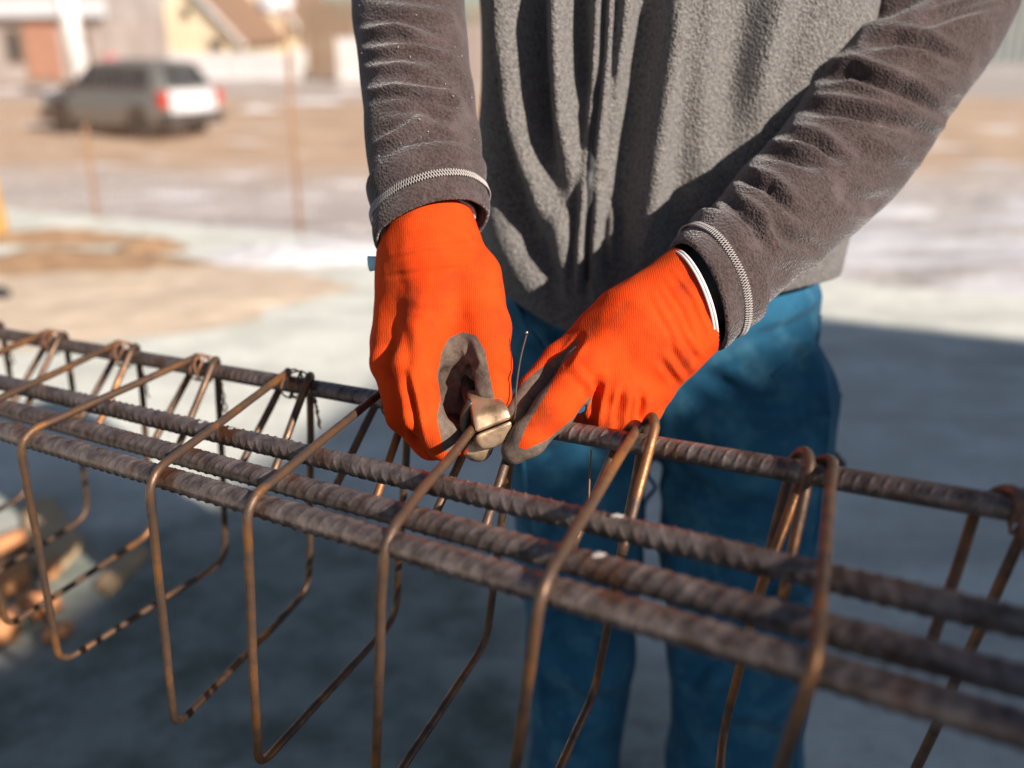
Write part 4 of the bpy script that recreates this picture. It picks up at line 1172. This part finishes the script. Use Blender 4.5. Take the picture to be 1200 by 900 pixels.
# ================================================================== CAR
def build_car():
    base = onz(155, 157, -0.95)
    yaw = math.atan2(.50, -.866)         # nose direction
    t = thing('parked_car', base, 'silver estate car parked on the muddy lot, rear towards the camera', 'car')
    M = Matrix.Translation(Vector(base)) @ Matrix.Rotation(yaw, 4, 'Z') @ Matrix.Diagonal((0.90, 0.92, 1.02, 1))
    # sections along the length: x, half width, list of (y fraction, z)
    def sec(x, hw, zb, zs, zr, hr):
        return [(x, 0, zb), (x, hw * .80, zb), (x, hw * .97, zb + .12), (x, hw, zb + (zs - zb) * .55), (x, hw * .96, zs), (x, hr, zr - .04 if zr > zs + .1 else zs + .01), (x, hr * .85, zr), (x, 0, zr + .015)]
    S = [sec(-2.18, .70, .48, .84, .86, .62), sec(-2.10, .80, .32, .95, 1.00, .66), sec(-1.98, .85, .26, .97, 1.26, .62), sec(-1.72, .87, .22, .97, 1.47, .58), sec(-.9, .88, .20, .95, 1.53, .60), sec(-.1, .88, .20, .94, 1.53, .60),
         sec(.45, .88, .20, .93, 1.42, .60), sec(1.05, .87, .20, .94, .99, .66), sec(1.7, .85, .22, .86, .90, .62), sec(2.1, .78, .28, .74, .78, .58), sec(2.24, .66, .36, .62, .64, .5)]
    V, Fc = [], []
    for s in S: V += s + [(x, -y, z) for x, y, z in s[1:-1][::-1]]
    k = len(S[0]) * 2 - 2
    for i in range(len(S) - 1):
        for j in range(k): Fc.append([i * k + j, i * k + (j + 1) % k, (i + 1) * k + (j + 1) % k, (i + 1) * k + j])
    Fc.append(list(range(k))[::-1]); Fc.append([(len(S) - 1) * k + j for j in range(k)])
    V, Fc = xform((V, Fc), M)
    o = mobj('body', V, Fc, 'car_paint', t, smooth=True)
    md = o.modifiers.new('b', 'BEVEL'); md.width = .03; md.segments = 2
    def quad(name, pts, m, parent=t, th=.012):
        P = np.array(pts, float); n = unit(np.cross(P[1] - P[0], P[2] - P[0]))
        VV = np.vstack([P, P + n * th]); kk = len(P)
        FF = [list(range(kk))[::-1], list(range(kk, 2 * kk))] + [[i, (i + 1) % kk, (i + 1) % kk + kk, i + kk] for i in range(kk)]
        VV, FF = xform((VV, FF), M); return mobj(name, VV, FF, m, parent, smooth=False)
    for s in (1, -1):
        def side(x, f): # between shoulder and roof
            return (x, s * (np.interp(f, [0, 1], [.87, .625])), np.interp(f, [0, 1], [.96, 1.46]))
        for a, b, c_, d_ in ((-1.75, -1.05, -1.62, -1.05), (-.98, -.18, -.98, -.18), (-.10, .86, -.10, .40)):
            pts = [side(a, .06), side(b, .06), side(d_, .90), side(c_, .90)]
            quad('side_window', pts if s < 0 else pts[::-1], 'glass_dark')
    quad('rear_window', [(-2.10, .58, 1.05), (-2.10, -.58, 1.05), (-1.82, -.50, 1.43), (-1.82, .50, 1.43)], 'glass_dark', th=.03)
    quad('windscreen', [(1.0, .6, 1.04), (1.0, -.6, 1.04), (.50, -.52, 1.42), (.50, .52, 1.42)][::-1], 'glass_dark', th=.03)
    V, Fc = box(-2.27, -1.95, -.84, .84, .30, .52); V, Fc = xform((V, Fc), M); mobj('rear_bumper', V, Fc, 'rubber', t, smooth=False)
    V, Fc = box(2.0, 2.3, -.78, .78, .26, .46); V, Fc = xform((V, Fc), M); mobj('front_bumper', V, Fc, 'rubber', t, smooth=False)
    for s in (1, -1):
        V, Fc = box(-2.20, -1.98, s * .80 - .09, s * .80 + .05 * 1, .66, .96); V, Fc = xform((V, Fc), M); mobj('tail_light', V, Fc, 'tail_red', t, smooth=False)
        V, Fc = box(2.0, 2.2, s * .62 - .13, s * .62 + .13, .58, .70); V, Fc = xform((V, Fc), M); mobj('headlight', V, Fc, 'plate_white', t, smooth=False)
        V, Fc = box(.62, .80, s * .98 - .10, s * .98 + .10, .96, 1.10); V, Fc = xform((V, Fc), M); mobj('wing_mirror', V, Fc, 'rubber', t, smooth=False)
    quad('sunlit_tailgate', [(-2.19, .66, .53), (-2.19, -.66, .53), (-2.13, -.64, .99), (-2.13, .64, .99)], 'sunlit_silver', th=.04)  # paler than the body to paint in the sunlight on the rear
    V, Fc = box(-2.265, -2.235, -.26, .26, .60, .72); V, Fc = xform((V, Fc), M); mobj('number_plate', V, Fc, 'plate_white', t, smooth=False)
    for x in (-1.30, 1.35):
        for s in (1, -1):
            a = np.linspace(0, 2 * np.pi, 28)
            P = np.stack([x + .255 * np.cos(a), np.full(28, s * .80), .32 + .255 * np.sin(a)], -1)
            V, Fc = tube(P, .085, 10, caps=False); V, Fc = xform((V, Fc), M); ty = mobj('wheel', V, Fc, 'rubber', t)
            prts = [tube(np.array([(x, s * .76, .32), (x, s * .865, .32)]), .19, 24)]
            V, Fc = joinm(prts); V, Fc = xform((V, Fc), M); mobj('rim', V, Fc, 'alloy', ty, smooth=False)
            V, Fc = tube(np.array([(x, s * .70, .36), (x, s * .875, .36)]), .37, 24); V, Fc = xform((V, Fc), M); mobj('wheel_arch', V, Fc, 'rubber', t, smooth=False)
build_car()

# ================================================================== HOUSES AND YARD WALLS BEYOND
def bx(name, parent, m, x0, x1, y0, y1, z0, z1, **k):
    V, Fc = box(x0, x1, y0, y1, z0, z1); return mobj(name, V, Fc, m, parent, smooth=False, **k)
ZG = -0.95
def DX(px, Y): return (px - 600) / FPX * (Y * math.cos(PITCH) + (CAM_H - 0.0) * math.sin(PITCH))
def DZ(py, Y):
    r = ray(600, py); return CAM_H + r[2] * Y / r[1]
def build_left_house():
    Y = 40.0
    X = lambda px: DX(px, Y)
    t = thing('rendered_house', (X(80), Y, ZG), 'white rendered house with terracotta wall panel behind the parked car', 'house')
    zt = 6.0
    bx('wall', t, 'plaster_beige', X(-120), X(128), Y, Y + 7, ZG, zt)
    bx('eaves_band', t, 'fence_pale', X(-130), X(132), Y - .5, Y - .003, DZ(20, Y), DZ(-2, Y))
    bx('terracotta_panel', t, 'terracotta', X(33), X(72), Y - .12, Y - .003, DZ(92, Y), DZ(22, Y))
    for a, b, c, d in ((11, 29, 34, 74), (96, 109, 36, 78)):
        w = bx('window', t, 'timber_brown', X(a), X(b), Y - .09, Y - .003, DZ(d, Y), DZ(c, Y))
        bx('pane', w, 'glass_dark', X(a) + .08, X(b) - .08, Y - .11, Y - .093, DZ(d, Y) + .08, DZ(c, Y) - .08)
    bx('plinth', t, 'timber_brown', X(-120), X(128), Y - .2, Y - .004, ZG, DZ(97, Y))
    V, Fc = joinm([(np.array([(X(-130), Y - .8, zt), (X(134), Y - .8, zt), (X(134), Y + 4.5, zt + 2.5), (X(-130), Y + 4.5, zt + 2.5), (X(-130), Y + 8, zt), (X(134), Y + 8, zt)]), [[0, 1, 2, 3], [3, 2, 5, 4], [0, 3, 4], [1, 5, 2], [0, 4, 5, 1]])])
    mobj('roof', V, Fc, 'roof_brown', t, smooth=False)
    Yc = 33.0
    x = DX(92, Yc)
    V, Fc = tube(np.array([(x + .10, Yc, ZG - .3), (x - .34, Yc, 5.6)]), .29, 18)
    mobj('concrete_pillar', V, Fc, 'pillar_white', label='tall white leaning pillar in front of the rendered house', category='pillar')
    bx('low_wall', None, 'fence_pale', DX(-60, 36), DX(84, 36), 36, 36.3, ZG - .2, DZ(104, 36), label='low pale wall running in front of the rendered house', category='wall')
build_left_house()
def gable_house(name, x0, x1, Y, dep, ze, zp, wall, label, windows=()):
    xm = (x0 + x1) / 2
    t = thing(name, (xm, Y, ZG), label, 'house')
    V = np.array([(x0, Y, ZG), (x1, Y, ZG), (x1, Y, ze), (xm, Y, zp), (x0, Y, ze)]); B = V + [0, dep, 0]
    VV = np.vstack([V, B]); FF = [[0, 1, 2, 3, 4], [9, 8, 7, 6, 5]] + [[i, i + 5, (i + 1) % 5 + 5, (i + 1) % 5] for i in range(5)]
    mobj('wall', VV, FF, wall, t, smooth=False)
    for s, xe in ((-1, x0), (1, x1)):
        d = unit(np.array([xe - xm, 0, ze - zp])); n = np.array([-d[2], 0, d[0]]) * (-s)
        n = n if n[2] > 0 else -n
        a = np.array([xm, Y - .5, zp]) + n * .02; b = np.array([xe, Y - .5, ze]) + d * .6 + n * .02
        P = np.array([a, b, b + [0, dep + 1, 0], a + [0, dep + 1, 0]]); VV = np.vstack([P, P + n * .2])
        mobj('roof', VV, [[3, 2, 1, 0], [4, 5, 6, 7], [0, 1, 5, 4], [1, 2, 6, 5], [2, 3, 7, 6], [3, 0, 4, 7]], 'roof_brown', t, smooth=False)
        P2 = np.array([a - [0, .06, 0], b - [0, .06, 0], b - n * .25 - [0, .06, 0], a - n * .25 - [0, .06, 0]]); P3 = P2 + [0, .05, 0]
        mobj('barge_board', np.vstack([P2, P3]), [[0, 1, 2, 3], [7, 6, 5, 4], [0, 4, 5, 1], [1, 5, 6, 2], [2, 6, 7, 3], [3, 7, 4, 0]], 'plaster_white', t, smooth=False)
    for (a, b, c, d) in windows:
        w = bx('window', t, 'timber_brown', DX(a, Y), DX(b, Y), Y - .09, Y - .003, DZ(d, Y), DZ(c, Y))
        bx('pane', w, 'glass_dark', DX(a, Y) + .12, DX(b, Y) - .12, Y - .12, Y - .093, DZ(d, Y) + .12, DZ(c, Y) - .12)
    return t
gable_house('gabled_house', DX(163, 60), DX(284, 60), 60, 12, DZ(44, 60), DZ(-30, 60), 'plaster_cream', 'cream gabled house with a small attic window above the pale yard wall', ((217, 228, 8, 22), (245, 262, 46, 60)))
gable_house('brown_roof_house', DX(275, 70), DX(352, 70), 70, 14, DZ(28, 70), DZ(-40, 70), 'plaster_cream', 'house with broad brown roof next to the cream gabled house', ((282, 292, 36, 48), (305, 318, 36, 50)))
yw = thing('yard_wall', (DX(275, 44), 44, ZG), 'pale panel yard wall between the parked car and the board fence', 'wall')
for k, (a, b) in enumerate(((196, 232), (232.6, 268), (268.6, 304), (304.6, 340))):
    bx('panel', yw, 'fence_pale', DX(a, 44), DX(b, 44), 44, 44.15, ZG - .2, DZ(63, 44))
bx('post', yw, 'plaster_white', DX(342, 44), DX(358, 44), 43.9, 44.3, ZG - .2, DZ(58, 44))
bf = thing('board_fence', (DX(385, 46), 46, ZG), 'tall brown upright board fence beside the hanging sleeve', 'fence')
for k in range(14):
    a = 352 + k * 6.0
    bx('board', bf, 'timber_brown', DX(a, 46), DX(a + 5.2, 46), 46 + .04 * (k % 2), 46.06 + .04 * (k % 2), ZG - .1, DZ(-6 + 5 * ((k * 7) % 3), 46))
bx('white_crate', None, 'plaster_white', DX(395, 42), DX(432, 42), 42, 43, ZG, DZ(44, 42), label='white box standing in front of the board fence', category='box')
V, Fc = lump((DX(325, 52), 52, DZ(5, 52)), .75, 3, (1.2, 1, .7)); mobj('snowy_bush', V, Fc, 'snow', label='white snowy clump above the end of the yard wall', category='bush')
V, Fc = lump((DX(130, 38), 38, DZ(74, 38)), .30, 8, (1.1, 1, 1.2)); mobj('red_bundle', V, Fc, 'red_cloth', label='red bundle behind the roof of the parked car', category='bundle')
sh = thing('dark_shed', (DX(1250, 60), 60, ZG), 'dark grey green shed at the far end of the road', 'shed')
bx('wall', sh, 'shed_green', DX(1150, 60), DX(1500, 60), 60, 68, ZG - .3, 5.5)
bx('roof', sh, 'roof_brown', DX(1140, 60), DX(1510, 60), 59.5, 68.5, 5.5, 5.8)
for k in range(9):
    a = 1152 + k * 11
    bx('slat', sh, 'stone', DX(a, 60), DX(a + 2.5, 60), 59.93, 59.997, ZG, 5.4)
# patches of old snow left on the lot
for k, (px, py, r, lab) in enumerate(((367, 118, .95, 'largest patch of old snow on the tan lot below the board fence'), (303, 127, .55, 'round patch of old snow between the parked car and the fence post'), (409, 107, .6, 'patch of old snow right beside the hanging sleeve'))):
    c = onz(px, py, -0.9); c[2] = terrain_z(c[0], c[1]) + .01
    heap('snow_patch', c, r, r * .8, .10, 'snow', 30 + k, lab, 'snow', 'patches of old snow on the lot')
